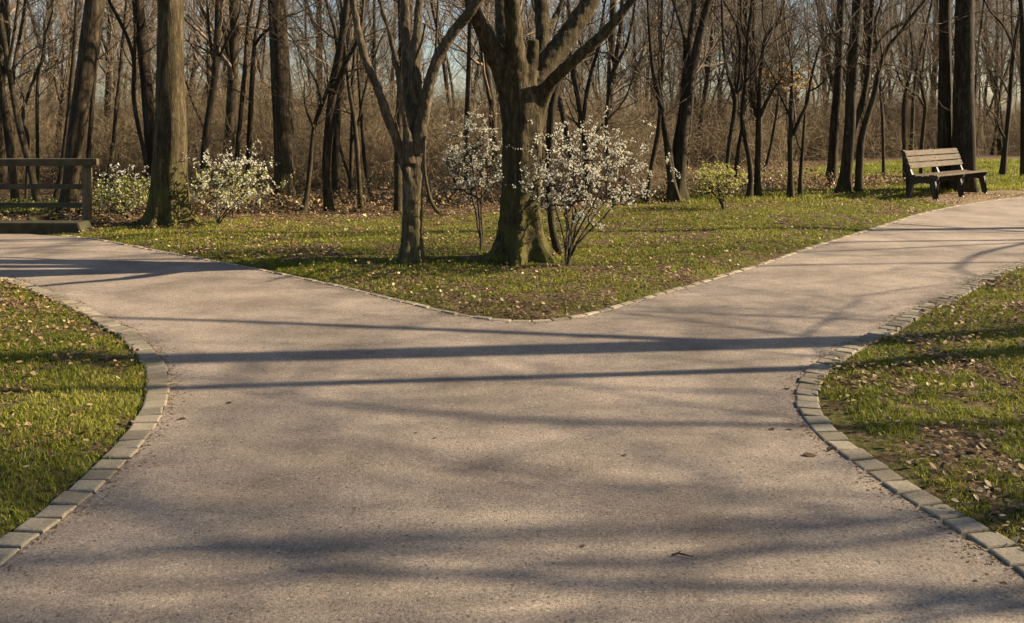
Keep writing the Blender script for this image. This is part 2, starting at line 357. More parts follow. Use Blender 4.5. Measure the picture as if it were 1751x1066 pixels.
def kerb(line, side, mat, width, length, dmax, top=0.016):
    """row of bevelled stones lying outside the path edge"""
    rng = np.random.default_rng(5); P = resample(line, length); P = P[np.hypot(P[:, 0], P[:, 1]) < dmax]
    V = []; F = []; S = []; A = []; off = 0
    for i in range(len(P) - 1):
        a, b2 = P[i], P[i + 1]; t = (b2 - a) / np.linalg.norm(b2 - a); n = np.array([-t[1], t[0]]) * side
        gap = 0.005 + rng.random() * 0.004; a = a + t * gap; b2 = b2 - t * gap; w = width + rng.uniform(-0.008, 0.008); o = rng.uniform(-0.005, 0.005)
        z = top + rng.uniform(-0.005, 0.005) * 0.7; tilt = rng.uniform(-0.005, 0.005) * top / 0.024; bv = 0.008; jit = rng.uniform(-0.004, 0.004, (4, 2))
        base = [a + n * (o - 0.002), b2 + n * (o - 0.002), b2 + n * (o + w), a + n * (o + w)]; base = [q_ + j for q_, j in zip(base, jit)]
        cx = sum(base) / 4; ring = []
        for lev, (k, zz) in enumerate(((0, -0.05), (0, z - bv), (bv * 0.4, z - bv * 0.3), (bv * 1.3, z))):
            for c_, q_ in enumerate(base):
                dv = cx - q_; q2 = q_ + dv / np.linalg.norm(dv) * k * 1.3
                ring.append((q2[0], q2[1], zz + (tilt if c_ in (0, 1) else -tilt) * (lev > 0)))
        V += ring
        for l in range(3):
            for c_ in range(4):
                c2 = (c_ + 1) % 4; F += [off + l * 4 + c_, off + l * 4 + c2, off + l * 4 + 4 + c2, off + l * 4 + 4 + c_]; S.append(4)
        F += [off + 12, off + 13, off + 14, off + 15]; S.append(4); A += [rng.random()] * 16; off += 16
    o = mesh_np('kerb', V, F, S, mat, attrs={'v': A}, smooth=False); bm = bmesh.new(); bm.from_mesh(o.data); bmesh.ops.recalc_face_normals(bm, faces=bm.faces); bm.to_mesh(o.data); bm.free()
    tag(o, kind='structure'); return o
kerb(Lb, 1, M['kerb'], 0.12, 0.122, 30); kerb(Rb, -1, M['kerb'], 0.12, 0.122, 40)
kerb(Wb[(Wb[:, 0] > -6.1)], 1, M['kerb_pale'], 0.05, 0.17, 45, 0.013)

# ------------------------------------------------------------------ trees
rnd = random.Random(11)
def norm3(v):
    l = math.sqrt(v[0] ** 2 + v[1] ** 2 + v[2] ** 2) or 1; return (v[0] / l, v[1] / l, v[2] / l)
def tilt_dir(d, ang, r):
    # random direction at angle ang from d
    u = norm3((r.gauss(0, 1), r.gauss(0, 1), r.gauss(0, 1))); k = u[0] * d[0] + u[1] * d[1] + u[2] * d[2]
    p = norm3((u[0] - k * d[0], u[1] - k * d[1], u[2] - k * d[2])); c, s = math.cos(ang), math.sin(ang)
    return (d[0] * c + p[0] * s, d[1] * c + p[1] * s, d[2] * c + p[2] * s)
def grow(T, p, d, r0, L, lev, r, up=0.10, wig=0.16, kids=(3, 5), rmin=0.0025, zmin=-1.0):
    n = 5; st = L / n; pts = [p]; rad = [r0]; cur = p; dd = d; r1 = max(r0 * 0.5, rmin)
    dirs = [d]
    for i in range(n):
        dd = norm3((dd[0] + r.gauss(0, wig), dd[1] + r.gauss(0, wig), dd[2] + r.gauss(0, wig) + up))
        cur = (cur[0] + dd[0] * st, cur[1] + dd[1] * st, cur[2] + dd[2] * st)
        pts.append(cur); rad.append(r0 + (r1 - r0) * (i + 1) / n); dirs.append(dd)
    T.add(pts, rad, 6 if r0 > 0.03 else (4 if r0 > 0.01 else 3))
    if lev <= 0: return
    for _ in range(r.randint(*kids)):
        i = r.randint(1, n); td = tilt_dir(dirs[i], r.uniform(0.45, 0.95), r)
        for _k in range(6):
            if td[2] < zmin: td = tilt_dir(dirs[i], r.uniform(0.3, 0.8), r)
        if td[2] < zmin: td = norm3((td[0], td[1], abs(td[2]) + 0.5))
        grow(T, pts[i], td, max(rad[i] * r.uniform(0.4, 0.7), rmin), L * r.uniform(0.45, 0.75), lev - 1, r, up, wig, kids, rmin, zmin)
    grow(T, pts[-1], dd, r1, L * 0.72, lev - 1, r, up, wig, kids, rmin, zmin)

def trunk_rings(pts, rad, nsides, lobes=0, flare_h=0.5, flare=0.0, seed=0, bumpy=0.05):
    """one continuous tapered surface along pts, with root lobes near the ground"""
    pts = np.array(pts, dtype=float); rad = np.array(rad, dtype=float)
    PR = np.c_[pts, rad]; PR = catmull(list(PR), 6); PR = resample(PR, max(0.035, min(0.12, rad.mean() * 0.5)))
    P = PR[:, :3]; R = PR[:, 3]; K = len(P)
    tan = np.gradient(P, axis=0); tan /= np.linalg.norm(tan, axis=1, keepdims=True)
    ref = np.array([1., 0, 0]); a = ref - tan * (tan @ ref)[:, None]; a /= np.linalg.norm(a, axis=1, keepdims=True); b = np.cross(tan, a)
    th = np.arange(nsides) * 2 * math.pi / nsides; TH, Z = np.meshgrid(th, P[:, 2])
    rs = np.random.default_rng(seed); ph = rs.uniform(0, 6.28, 4)
    ang = 0.5 * (1 + np.cos(lobes * TH + ph[0] + 0.5 * np.sin(TH * 2 + ph[1]))) if lobes else 0.5
    fl = flare * np.exp(-np.clip(Z, 0, None) / flare_h) * (0.25 + 1.7 * ang ** 2.2)
    flu = (0.085 if lobes else 0) * np.cos(lobes * TH + ph[0]) * np.exp(-Z / 1.6)
    wob = bumpy * (2 * fbm(TH / 6.283 * 0 + np.cos(TH) * 1.3 + 7 + seed, np.sin(TH) * 1.3 + Z * 1.7, seed, 3) - 1)
    RR = R[:, None] * (1 + fl + flu + wob * 2)
    V = P[:, None, :] + RR[:, :, None] * (np.cos(TH)[:, :, None] * a[:, None, :] + np.sin(TH)[:, :, None] * b[:, None, :])
    k = np.arange(K - 1)[:, None] * nsides; j = np.arange(nsides)[None, :]; j2 = (j + 1) % nsides
    F = np.stack([k + j, k + j2, k + nsides + j2, k + nsides + j], -1).reshape(-1); S = np.full((K - 1) * nsides, 4)
    F = np.r_[F, np.arange(nsides)[::-1], (K - 1) * nsides + np.arange(nsides)]; S = np.r_[S, nsides, nsides]
    return V.reshape(-1, 3), F, S

def merge(parts):
    V = []; F = []; S = []; off = 0
    for v, f, s in parts: V.append(v); F.append(np.asarray(f) + off); S.append(s); off += len(v)
    return np.concatenate(V), np.concatenate(F), np.concatenate(S)

def tree(label, d, stems, mat='bark', lobes=0, flare=0.25, flare_h=0.25, sides=14, remesh=0, lev=3, side_twigs=5, name='bare_tree', cat='tree', leafy_=None, group=None, base_y=None, Lc=2.2, seed=0, top=9.0):
    """stems: list of (list of (px,py,width_px), drift). the first one is the trunk, base first"""
    r = random.Random(hash(label) % 1 + seed * 7 + int(stems[0][0][0][0] * 13 + 5)); T = Tubes(); parts = []
    x0, y0, w0 = stems[0][0][0]; b3 = W(x0, y0, d); root = empty(name, (b3[0], b3[1], 0.0), label, cat, group)
    ends = []
    for si, (pl, drift) in enumerate(stems):
        if pl[0][1] < pl[-1][1]: pl = pl[::-1]
        d0 = d + (drift[0] if isinstance(drift, tuple) else 0); dr = drift[1] if isinstance(drift, tuple) else drift
        P = []; R = []
        for i, (x, y, w) in enumerate(pl):
            t = i / (len(pl) - 1); dd = d0 + dr * t; P.append(W(x, y, dd)); R.append(w / 2 / FPX * dd)
        if si == 0 or P[0][2] < 0.3:
            P[0][2] = 0.0 if P[0][2] < 0.35 else P[0][2]
            dn = P[0] - (P[1] - P[0]) / np.linalg.norm(P[1] - P[0]) * 0.22; dn[2] = -0.2; P.insert(0, dn); R.insert(0, R[0] * 1.05)
        low = P[0][2] < 0.1
        pr = trunk_rings(P, R, sides if si == 0 else max(8, int(sides * 0.7)), lobes if low else 0, flare_h, flare if low else 0, seed + si * 3 + int(x0), 0.05 if sides > 12 else 0.04)
        parts.append(pr)
        dirn = norm3(tuple(P[-1] - P[-2])); 
        if not (remesh and pl[-1][1] > 25): ends.append((tuple(P[-1]), dirn, R[-1], P, R))
    v, f, s = merge(parts)
    tr = mesh_np('trunk', v, f, s, M[mat], root, origin=(b3[0], b3[1], 0))
    if remesh:
        rm = tr.modifiers.new('remesh', 'REMESH'); rm.mode = 'VOXEL'; rm.voxel_size = remesh; rm.use_smooth_shade = True
        sm = tr.modifiers.new('smooth', 'SMOOTH'); sm.iterations = 4; sm.factor = 0.6
        tx = bpy.data.textures.new('bark_relief', 'CLOUDS'); tx.noise_scale = 0.09; tx.noise_depth = 3
        dm = tr.modifiers.new('relief', 'DISPLACE'); dm.texture = tx; dm.strength = 0.03; dm.mid_level = 0.5; dm.texture_coords = 'LOCAL'
    for (p, dv, rr_, P, R) in ends:
        l2 = lev if rr_ > 0.02 else lev - 1
        grow(T, p, dv, rr_ * 0.97, Lc * min(1.3, 0.45 + rr_ * 8), l2, r, up=0.25 if remesh else 0.12, zmin=0.35 if remesh else -1.0)
        # side twigs on the upper part
        L = len(P)
        for _ in range(side_twigs):
            t = r.uniform(0.45, 1.0) * (L - 1); i = min(int(t), L - 2); fr = t - i; q_ = P[i] * (1 - fr) + P[i + 1] * fr
            if q_[2] < 1.3: continue
            dn = norm3(tuple(P[i + 1] - P[i])); rad_ = R[i] * (1 - fr) + R[i + 1] * fr
            grow(T, tuple(q_), tilt_dir(dn, r.uniform(0.5, 1.1), r), min(rad_ * 0.35, 0.018), r.uniform(0.5, 1.1), 2, r, up=0.05, kids=(2, 3))
    T.build('crown', M['twig'], root, origin=(b3[0], b3[1], 0))
    return root

# --- the two trees on the tip of the wedge
CD = dist_of(447)
tree('massive mossy old tree with many thick limbs on the tip of the grass wedge', CD, [
    ([(890, 449, 84), (890, 415, 76), (890, 370, 71), (891, 320, 69), (893, 250, 71), (895, 200, 75), (892, 165, 79), (888, 140, 66)], 0),
    ([(880, 175, 46), (864, 130, 42), (846, 92, 36), (828, 58, 28), (813, 28, 22), (798, -10, 18), (786, -50, 14)], (-0.05, -0.5)),
    ([(880, 170, 40), (870, 120, 32), (862, 65, 27), (857, 0, 22), (852, -70, 18)], (0.12, 0.5)),
    ([(890, 165, 44), (884, 120, 38), (880, 75, 32), (875, 0, 27), (868, -80, 22)], (-0.08, -0.4)),
    ([(900, 150, 26), (909, 110, 21), (911, 85, 20), (912, 68, 20)], (-0.12, -0.05)),
    ([(905, 160, 40), (922, 110, 28), (928, 70, 25), (925, 0, 24), (920, -70, 19)], (0.15, 0.6)),
    ([(926, 95, 14), (940, 50, 11), (960, 5, 9), (975, -40, 7)], (0.3, 0.6)),
    ([(905, 190, 50), (920, 145, 46), (940, 105, 41), (972, 60, 35), (1005, 10, 31), (1035, -45, 26), (1060, -95, 20)], (-0.05, 0.4)),
    ([(912, 215, 30), (935, 155, 24), (955, 128, 22), (988, 98, 21), (1034, 56, 19), (1085, -4, 14), (1120, -50, 11)], (0.0, -0.9)),
    ([(846, 92, 14), (850, 78, 13), (847, 66, 11)], (-0.25, -0.1)),
], 'bark_big', lobes=6, flare=0.5, flare_h=0.2, sides=44, remesh=0.016, lev=3, side_twigs=0, seed=3)
tree('thin dark secondary trunk rising close against the right side of the massive mossy tree', CD + 0.35, [
    ([(958, 436, 15), (950, 415, 13), (943, 380, 12), (940, 320, 13), (940, 250, 14), (944, 190, 14), (953, 140, 13), (968, 95, 9), (985, 40, 8), (1000, -20, 6)], 0.3)],
    'bark_dark', sides=12, flare=0.5, flare_h=0.12, side_twigs=4, seed=4)
TD = dist_of(455)
tree('grey ribbed forked tree standing on the lawn left of the massive mossy tree', TD, [
    ([(704, 457, 37), (704, 420, 34), (705, 350, 34), (706, 300, 35), (706, 260, 39), (708, 225, 36)], 0),
    ([(702, 318, 20), (691, 280, 17), (676, 235, 16), (663, 200, 16), (648, 157, 15), (636, 128, 14), (622, 92, 14), (612, 50, 13), (603, 0, 12), (596, -50, 10)], (-0.05, -0.5)),
    ([(700, 280, 18), (697, 230, 13), (690, 190, 11), (684, 150, 10), (676, 100, 10), (664, 50, 9), (650, 5, 8), (640, -40, 6)], (-0.12, -0.3)),
    ([(703, 250, 24), (699, 190, 19), (696, 110, 18), (693, 40, 17), (692, -50, 14)], (0.12, 0.5)),
    ([(710, 250, 30), (708, 200, 28), (709, 130, 23), (713, 60, 16), (717, 0, 13), (722, -50, 10)], (0.0, 0.2)),
    ([(710, 262, 28), (720, 215, 24), (728, 175, 21), (735, 140, 20), (745, 108, 19), (762, 75, 19), (782, 46, 18), (800, 25, 18), (820, -4, 16), (840, -40, 13)], (-0.06, -0.4)),
    ([(712, 180, 8), (701, 130, 6), (718, 80, 6), (728, 40, 5)], (-0.2, -0.2)),
], 'bark_mossy', lobes=5, flare=0.5, flare_h=0.12, sides=30, remesh=0.013, lev=3, side_twigs=0, seed=5)

# --- traced trees further back: (label, base row, stems, options)
def Tr(label, by, stems, **k): return tree(label, dist_of(by), stems, **k)
Tr('pair of slim leaning stems rising behind the railing near the left edge', 364, [
    ([(68, 364, 14), (54, 297, 11), (33, 215, 11), (16, 124, 9), (0, 25, 8), (-8, -40, 6)], 0.3),
    ([(27, 345, 14), (24, 320, 13), (14, 231, 13), (0, 140, 11), (-8, 90, 9), (-15, 10, 7)], (0.3, 0.2)),
    ([(22, 170, 6), (24, 115, 6), (38, 40, 5), (44, -10, 4)], (0.2, 0.5)), ([(12, 120, 6), (22, 70, 5), (32, 0, 5)], (0, -0.3))], mat='bark')
Tr('slender twin stemmed sapling with a pale lit stem behind the middle of the railing', 352, [
    ([(66, 352, 6), (64, 250, 6), (64, 150, 6), (72, 100, 5), (78, 60, 4), (90, 20, 3)], 0), ([(44, 330, 5), (48, 240, 6), (38, 200, 5), (60, 130, 5), (75, 95, 5), (76, 40, 4)], (0.5, 0))], sides=8)
Tr('thick dark trunk leaning right behind the right end of the railing', 370, [
    ([(113, 370, 30), (117, 340, 28), (121, 310, 26), (127, 260, 28), (133, 212, 29), (141, 155, 29), (149, 100, 30), (156, 50, 31), (163, 0, 32), (170, -60, 30)], 0.0),
    ([(162, 90, 8), (170, 50, 7), (178, 0, 6), (186, -40, 5)], (0.1, 0.4))], mat='bark', lobes=4, flare=0.2, sides=24, side_twigs=0)
Tr('thin trunk half hidden behind the leaning trunk at the right end of the railing', 348, [
    ([(92, 348, 8), (104, 300, 9), (112, 240, 9), (120, 170, 8), (128, 60, 6), (131, -10, 5)], 0.2), ([(150, 300, 9), (155, 215, 8), (162, 130, 7), (172, 50, 6), (176, 0, 5)], (0.6, 0))], sides=8)
Tr('straight thick trunk with flared roots left of the largest left blossom shrub', 388, [
    ([(291, 388, 70), (291, 365, 63), (291, 330, 59), (291, 290, 55), (292, 220, 51), (292, 150, 47), (292, 70, 44), (291, 0, 43), (290, -70, 40)], 0)],
    mat='bark_big', lobes=7, flare=0.36, flare_h=0.17, sides=40, lev=3, side_twigs=0)
Tr('dark curved trunk standing close behind the straight thick root flared trunk', 352, [
    ([(266, 352, 24), (262, 290, 23), (258, 240, 21), (256, 206, 21), (251, 150, 19), (246, 90, 19), (239, 30, 18), (236, -30, 16)], 0),
    ([(262, 330, 8), (246, 260, 7), (236, 215, 7), (228, 160, 7), (229, 105, 7), (218, 65, 6), (204, 35, 6), (186, 0, 5), (176, -30, 4)], (-0.4, 0)),
    ([(229, 115, 6), (231, 60, 5), (228, 0, 4)], (-0.3, 0.3))], mat='bark_dark', sides=18)
Tr('slim forked trunk rising behind the largest left blossom shrub', 357, [
    ([(346, 357, 14), (350, 256, 12), (356, 206, 12), (363, 160, 11), (368, 120, 11), (371, 60, 10), (373, 0, 9), (374, -40, 8)], 0),
    ([(364, 100, 6), (357, 50, 5), (354, 0, 4)], (0.1, 0.4)), ([(376, 96, 5), (388, 70, 5), (400, 45, 4), (410, 20, 3)], (0, -0.4))], sides=12)
Tr('pair of thin stems between the left blossom shrub and the thick dark upright trunk', 350, [
    ([(406, 350, 9), (406, 256, 8), (411, 205, 8), (415, 160, 8), (420, 100, 7), (424, 40, 6), (434, -10, 5)], 0.2),
    ([(424, 345, 9), (425, 268, 9), (428, 200, 9), (432, 120, 8), (436, 70, 7), (444, 30, 7), (450, -20, 6)], (0.3, 0)), ([(434, 80, 5), (446, 62, 5), (458, 50, 4)], (0.3, -0.3))], sides=10)
Tr('thick dark upright trunk in open ground right of the left blossom shrubs', 353, [
    ([(489, 353, 42), (488, 330, 38), (487, 290, 35), (486, 240, 33), (482, 165, 32), (478, 100, 32), (475, 40, 31), (473, -10, 31), (471, -60, 30)], 0)],
    mat='bark', lobes=6, flare=0.35, flare_h=0.2, sides=28, side_twigs=0)
Tr('thin crooked dark sapling just right of the thick dark upright trunk', 366, [
    ([(517, 366, 13), (523, 343, 9), (530, 290, 8), (534, 240, 7), (540, 206, 7), (552, 175, 7), (563, 145, 6), (572, 110, 5), (580, 70, 4)], 0.2),
    ([(536, 218, 5), (524, 190, 4), (520, 165, 3)], (0, -0.3)), ([(550, 178, 5), (540, 140, 4), (522, 108, 3), (508, 80, 3)], (0, 0.4))], mat='bark_dark', sides=9)
Tr('forked dark trunk midway between the thick dark trunk and the grey forked tree', 364, [
    ([(563, 364, 18), (559, 320, 15), (558, 280, 15), (562, 227, 16), (568, 180, 18), (573, 145, 17), (580, 105, 13), (586, 60, 12), (594, 0, 11), (598, -50, 9)], 0),
    ([(572, 160, 10), (586, 120, 9), (598, 95, 8), (611, 70, 7), (620, 30, 5)], (-0.1, -0.4)), ([(578, 100, 6), (572, 50, 6), (560, 10, 5), (552, -30, 4)], (0, 0.4))], mat='bark_dark', sides=14)
Tr('dark stub trunk behind the forked trunk left of the grey forked tree', 352, [([(575, 352, 15), (574, 300, 15), (575, 240, 13), (580, 180, 10), (590, 100, 7), (600, 30, 5)], 0.3)], mat='bark_dark', sides=10)
Tr('thin leaning sapling left of the grey forked tree with foot at the litter edge', 364, [
    ([(617, 364, 10), (615, 330, 8), (613, 289, 8), (610, 245, 8), (605, 200, 8), (599, 165, 7), (594, 130, 6), (590, 80, 5), (584, 20, 4)], 0)], sides=8)
Tr('thin diagonal stem leaning left between two saplings left of the grey forked tree', 349, [([(611, 349, 6), (600, 310, 6), (588, 275, 5), (575, 227, 5), (568, 190, 4), (560, 140, 3)], 0.2)], sides=7, lev=2)
Tr('curving sapling with swollen foot nearest left of the grey forked tree', 340, [
    ([(638, 340, 11), (632, 318, 8), (624, 280, 7), (620, 230, 6), (616, 165, 6), (612, 100, 5), (618, 40, 4)], 0.2)], sides=8)
Tr('dark trunk standing directly behind the grey forked tree', 366, [([(680, 366, 14), (681, 320, 13), (681, 250, 13), (683, 180, 12), (686, 100, 10), (684, 20, 8), (682, -30, 7)], 0.1)], mat='bark_dark', sides=10)
Tr('thin pale stem with curved foot just right of the grey forked tree', 371, [([(757, 371, 6), (744, 357, 6), (735, 338, 6), (729, 310, 5), (726, 281, 5), (727, 220, 5), (737, 150, 4), (745, 83, 4), (749, 0, 4)], 0.4)], sides=8)
Tr('slim stem showing above the blossom sapling left of the massive mossy tree', 345, [([(795, 345, 8), (797, 280, 8), (798, 198, 8), (801, 120, 7), (803, 41, 7), (806, -20, 6)], 0.0)], sides=9)
Tr('forked sapling above the white shrub right of the massive mossy tree', 345, [
    ([(1008, 345, 10), (1002, 280, 9), (999, 240, 9), (994, 215, 9), (988, 170, 8), (979, 124, 8), (972, 70, 6)], 0), ([(996, 215, 7), (1003, 160, 7), (1012, 120, 6), (1022, 85, 6), (1030, 30, 4)], (0, 0.3))], mat='bark_dark', sides=9)
Tr('short dark slanting stem above the white shrub just right of the massive mossy tree', 347, [([(985, 347, 9), (977, 270, 9), (970, 235, 9), (962, 195, 9), (954, 156, 8), (950, 110, 5)], 0)], mat='bark_dark', sides=8)
Tr('sapling bending right above the right half of the white shrub', 343, [([(1040, 343, 7), (1038, 270, 7), (1037, 216, 7), (1040, 170, 7), (1045, 132, 7), (1057, 105, 6), (1071, 78, 5), (1080, 40, 4)], 0), ([(1038, 205, 4), (1025, 220, 3), (1010, 235, 2)][::-1], (0, -0.2))], sides=8)
Tr('clump of tall dark stems fanning from one foot right of the white shrub', 346, [
    ([(1160, 346, 27), (1163, 300, 19), (1168, 235, 18), (1174, 180, 18), (1181, 131, 17), (1192, 80, 15), (1203, 35, 13), (1213, -5, 12), (1222, -50, 11)], 0),
    ([(1179, 130, 11), (1179, 75, 10), (1187, 10, 9), (1190, -40, 8)], (0.1, 0.4)),
    ([(1152, 344, 14), (1151, 300, 11), (1156, 244, 10), (1163, 200, 9), (1169, 150, 9), (1172, 85, 8), (1166, 50, 5), (1150, 0, 4)], (0.2, 0.3)),
    ([(1149, 344, 14), (1147, 290, 12), (1141, 244, 12), (1133, 200, 10), (1125, 158, 9), (1116, 115, 7), (1110, 50, 5), (1107, -10, 4)], (-0.1, -0.4)),
    ([(1126, 160, 6), (1129, 113, 6), (1130, 50, 5), (1133, -10, 4)], (0, 0.4)), ([(1155, 346, 20), (1140, 260, 8), (1134, 200, 7), (1131, 160, 5)], (-0.2, -0.1))], mat='bark_dark', lobes=4, flare=0.5, flare_h=0.16, sides=16)
Tr('thin dark sapling left of the clump of tall dark stems', 350, [([(1106, 350, 12), (1110, 310, 8), (1117, 270, 8), (1124, 235, 8), (1128, 200, 7), (1131, 150, 5), (1136, 90, 4)], 0.2)], mat='bark_dark', sides=8)
Tr('sapling with two thin curved forks behind the yellow green bush', 345, [
    ([(1240, 345, 9), (1243, 290, 7), (1248, 240, 8), (1254, 205, 8), (1257, 169, 8), (1246, 130, 6), (1238, 86, 5), (1234, 0, 4)], 0), ([(1257, 172, 6), (1264, 130, 5), (1265, 75, 5), (1258, 40, 4), (1236, 0, 3)], (0.1, 0.4)), ([(1260, 160, 4), (1275, 140, 4), (1292, 118, 3), (1306, 85, 3)], (0, -0.3))], mat='bark_dark', sides=8)
Tr('slim s shaped trunk just right of the yellow green bush', 343, [
    ([(1281, 343, 14), (1283, 320, 10), (1283, 290, 9), (1278, 255, 8), (1270, 215, 8), (1269, 188, 7), (1274, 150, 7), (1276, 113, 6), (1279, 60, 6), (1286, 0, 5), (1288, -40, 4)], 0.1), ([(1275, 66, 4), (1268, 40, 4), (1267, 0, 3)], (0.1, 0.3)), ([(1257, 305, 7), (1262, 260, 7), (1270, 215, 6)], (0.4, 0))], mat='bark_dark', sides=9)
Tr('straight slim trunk with a raised side fork right of the s shaped trunk', 341, [
    ([(1296, 341, 15), (1295, 300, 11), (1296, 250, 10), (1297, 195, 9), (1299, 140, 7), (1304, 90, 6), (1311, 62, 6), (1328, 40, 5), (1337, 15, 4), (1338, -30, 3)], 0),
    ([(1299, 200, 7), (1310, 175, 6), (1325, 150, 4), (1340, 128, 3)], (0, -0.3)), ([(1294, 200, 6), (1286, 170, 4), (1284, 140, 3)], (0, 0.3)), ([(1312, 62, 4), (1305, 40, 3), (1304, 0, 3)], (0, 0.4))], mat='bark_dark', sides=10)
Tr('slanting stem deep in the wood right of the straight slim trunk', 297, [([(1307, 297, 6), (1318, 250, 5), (1327, 200, 5), (1331, 161, 4), (1334, 100, 3)], 0)], mat='bark_dark', sides=7)
Tr('y forked sapling holding a tuft of tan leaves left of the tall dark trunks', 341, [
    ([(1352, 341, 14), (1352, 300, 9), (1352, 250, 8), (1353, 200, 7), (1354, 150, 5), (1354, 110, 4)], 0),
    ([(1356, 232, 8), (1367, 205, 7), (1380, 176, 6), (1386, 140, 5), (1394, 105, 4), (1402, 80, 4), (1415, 62, 3), (1428, 56, 3)], (0, -0.3)),
    ([(1352, 202, 6), (1342, 180, 4), (1331, 156, 3), (1322, 130, 3)], (0, 0.2)), ([(1384, 156, 3), (1400, 148, 3), (1415, 132, 2)], (-0.2, -0.2))], mat='bark_dark', sides=9)
Tr('thin stem with a broken pale twig right of the y forked sapling', 339, [([(1369, 339, 9), (1369, 300, 7), (1372, 260, 6), (1375, 214, 4), (1378, 170, 3)], 0), ([(1372, 262, 2), (1364, 245, 3), (1360, 225, 3)][::-1], (0, -0.1))], mat='bark_dark', sides=7, lev=1)
Tr('tall straight dark trunk left of the bending forked trees near the bench', 320, [
    ([(1421, 320, 19), (1423, 290, 17), (1425, 250, 16), (1430, 180, 15), (1433, 131, 14), (1436, 60, 13), (1438, 0, 13), (1439, -50, 12)], 0), ([(1431, 62, 5), (1420, 45, 4), (1405, 5, 3)], (0, 0.4))], mat='bark_dark', flare=0.3, lobes=4, sides=14)
Tr('tall dark trunk with an inner limb joined near its foot left of the bench', 336, [
    ([(1442, 336, 24), (1446, 300, 21), (1450, 260, 20), (1454, 206, 19), (1455, 160, 17), (1458, 110, 17), (1463, 50, 17), (1467, 0, 17), (1470, -50, 15)], 0),
    ([(1452, 262, 12), (1459, 220, 11), (1470, 188, 10), (1480, 150, 9), (1485, 115, 8), (1488, 60, 8), (1491, 0, 8), (1492, -40, 7)], (0.1, 0.3)),
    ([(1499, 80, 4), (1497, 40, 5), (1506, 8, 4), (1512, -20, 3)], (0.1, 0.3))], mat='bark_dark', lobes=4, flare=0.45, flare_h=0.16, sides=18)
Tr('trunk bending right with long arching top branches left of the bench', 335, [
    ([(1468, 335, 15), (1469, 300, 13), (1472, 244, 12), (1483, 200, 10), (1494, 165, 9), (1504, 120, 8), (1518, 82, 7), (1540, 55, 6), (1562, 25, 6), (1586, -4, 4)], 0),
    ([(1494, 90, 6), (1508, 66, 5), (1528, 48, 5), (1550, 38, 5), (1568, 22, 4)], (0, 0.2))], mat='bark', flare=0.3, sides=12)
Tr('small crooked stem behind the backrest of the bench', 318, [([(1547, 318, 6), (1546, 252, 6), (1545, 188, 6), (1550, 150, 5), (1558, 122, 5), (1560, 90, 3), (1556, 50, 3)], 0)], sides=7)
Tr('short gnarled stem behind the middle of the bench', 318, [([(1575, 318, 7), (1576, 252, 7), (1582, 188, 6), (1578, 160, 6), (1575, 139, 5), (1580, 100, 3)], 0), ([(1580, 182, 4), (1570, 165, 4), (1560, 158, 3)], (0, -0.2))], sides=7)
Tr('dark short stem between the bending tree and the bench', 312, [([(1510, 312, 9), (1511, 293, 6), (1509, 203, 5), (1505, 150, 4), (1508, 90, 3)], 0)], sides=7)
Tr('narrow straight trunk immediately left of the thickest trunk behind the bench', 326, [
    ([(1614, 326, 24), (1614, 290, 23), (1615, 240, 22), (1615, 188, 21), (1616, 100, 20), (1616, 0, 19), (1616, -60, 18)], 0)], mat='bark_dark', sides=16, lobes=5, flare=0.15, side_twigs=0)
Tr('thickest straight dark trunk rising directly behind the bench', 328, [
    ([(1647, 328, 40), (1648, 285, 37), (1648, 240, 36), (1648, 188, 34), (1649, 100, 31), (1650, 0, 29), (1651, -60, 27)], 0)], mat='bark_dark', sides=24, lobes=5, flare=0.2, side_twigs=0)
Tr('slender tree with rising side branches on the far green field right of the bench', 302, [
    ([(1714, 302, 12), (1719, 250, 8), (1726, 180, 7), (1730, 120, 7), (1735, 75, 6), (1742, 35, 5), (1749, 0, 4)], 0), ([(1733, 82, 4), (1716, 45, 4), (1695, 22, 3), (1681, -4, 3)], (0, 0.3)), ([(1721, 240, 4), (1710, 222, 4), (1704, 200, 3)], (0, -0.3)), ([(1732, 80, 3), (1730, 40, 3), (1729, -5, 3)], (0.1, 0.4)), ([(1726, 165, 3), (1712, 135, 3), (1697, 122, 2)], (0, -0.4))], mat='bark_dark', sides=9)
Tr('dark trunk cut by the right edge of the view on the far green field', 304, [([(1752, 304, 14), (1751, 200, 11), (1750, 113, 10), (1748, 40, 8), (1744, -20, 7)], 0)], mat='bark_dark', sides=10)

# --- trees standing right of the view whose shadows cross the fork
def shadow_tree(label, stems, mat='bark', lev=4, Lc=2.8, seed=0):
    T = Tubes(); parts = []; r = random.Random(seed); b0 = stems[0][0]
    root = empty('bare_tree', (b0[0], b0[1], 0), label, 'tree')
    for si, st in enumerate(stems):
        P = [np.array(s[:3], dtype=float) for s in st]; R = [s[3] for s in st]
        if si == 0: P.insert(0, P[0] + np.array([0, 0, -0.2])); R.insert(0, R[0] * 1.1)
        parts.append(trunk_rings(P, R, 14, 5 if si == 0 else 0, 0.2, 0.3 if si == 0 else 0, seed))
        grow(T, tuple(P[-1]), norm3(tuple(P[-1] - P[-2])), R[-1], Lc * (0.5 + R[-1] * 6), lev if R[-1] > 0.04 else lev - 1, r, up=0.03, wig=0.2)
    v, f, s = merge(parts); mesh_np('trunk', v, f, s, M[mat], root, origin=(b0[0], b0[1], 0)); T.build('crown', M['twig'], root, origin=(b0[0], b0[1], 0)); return root
ca, sa = math.cos(SUN_AZ) / math.tan(SUN_EL), math.sin(SUN_AZ) / math.tan(SUN_EL)
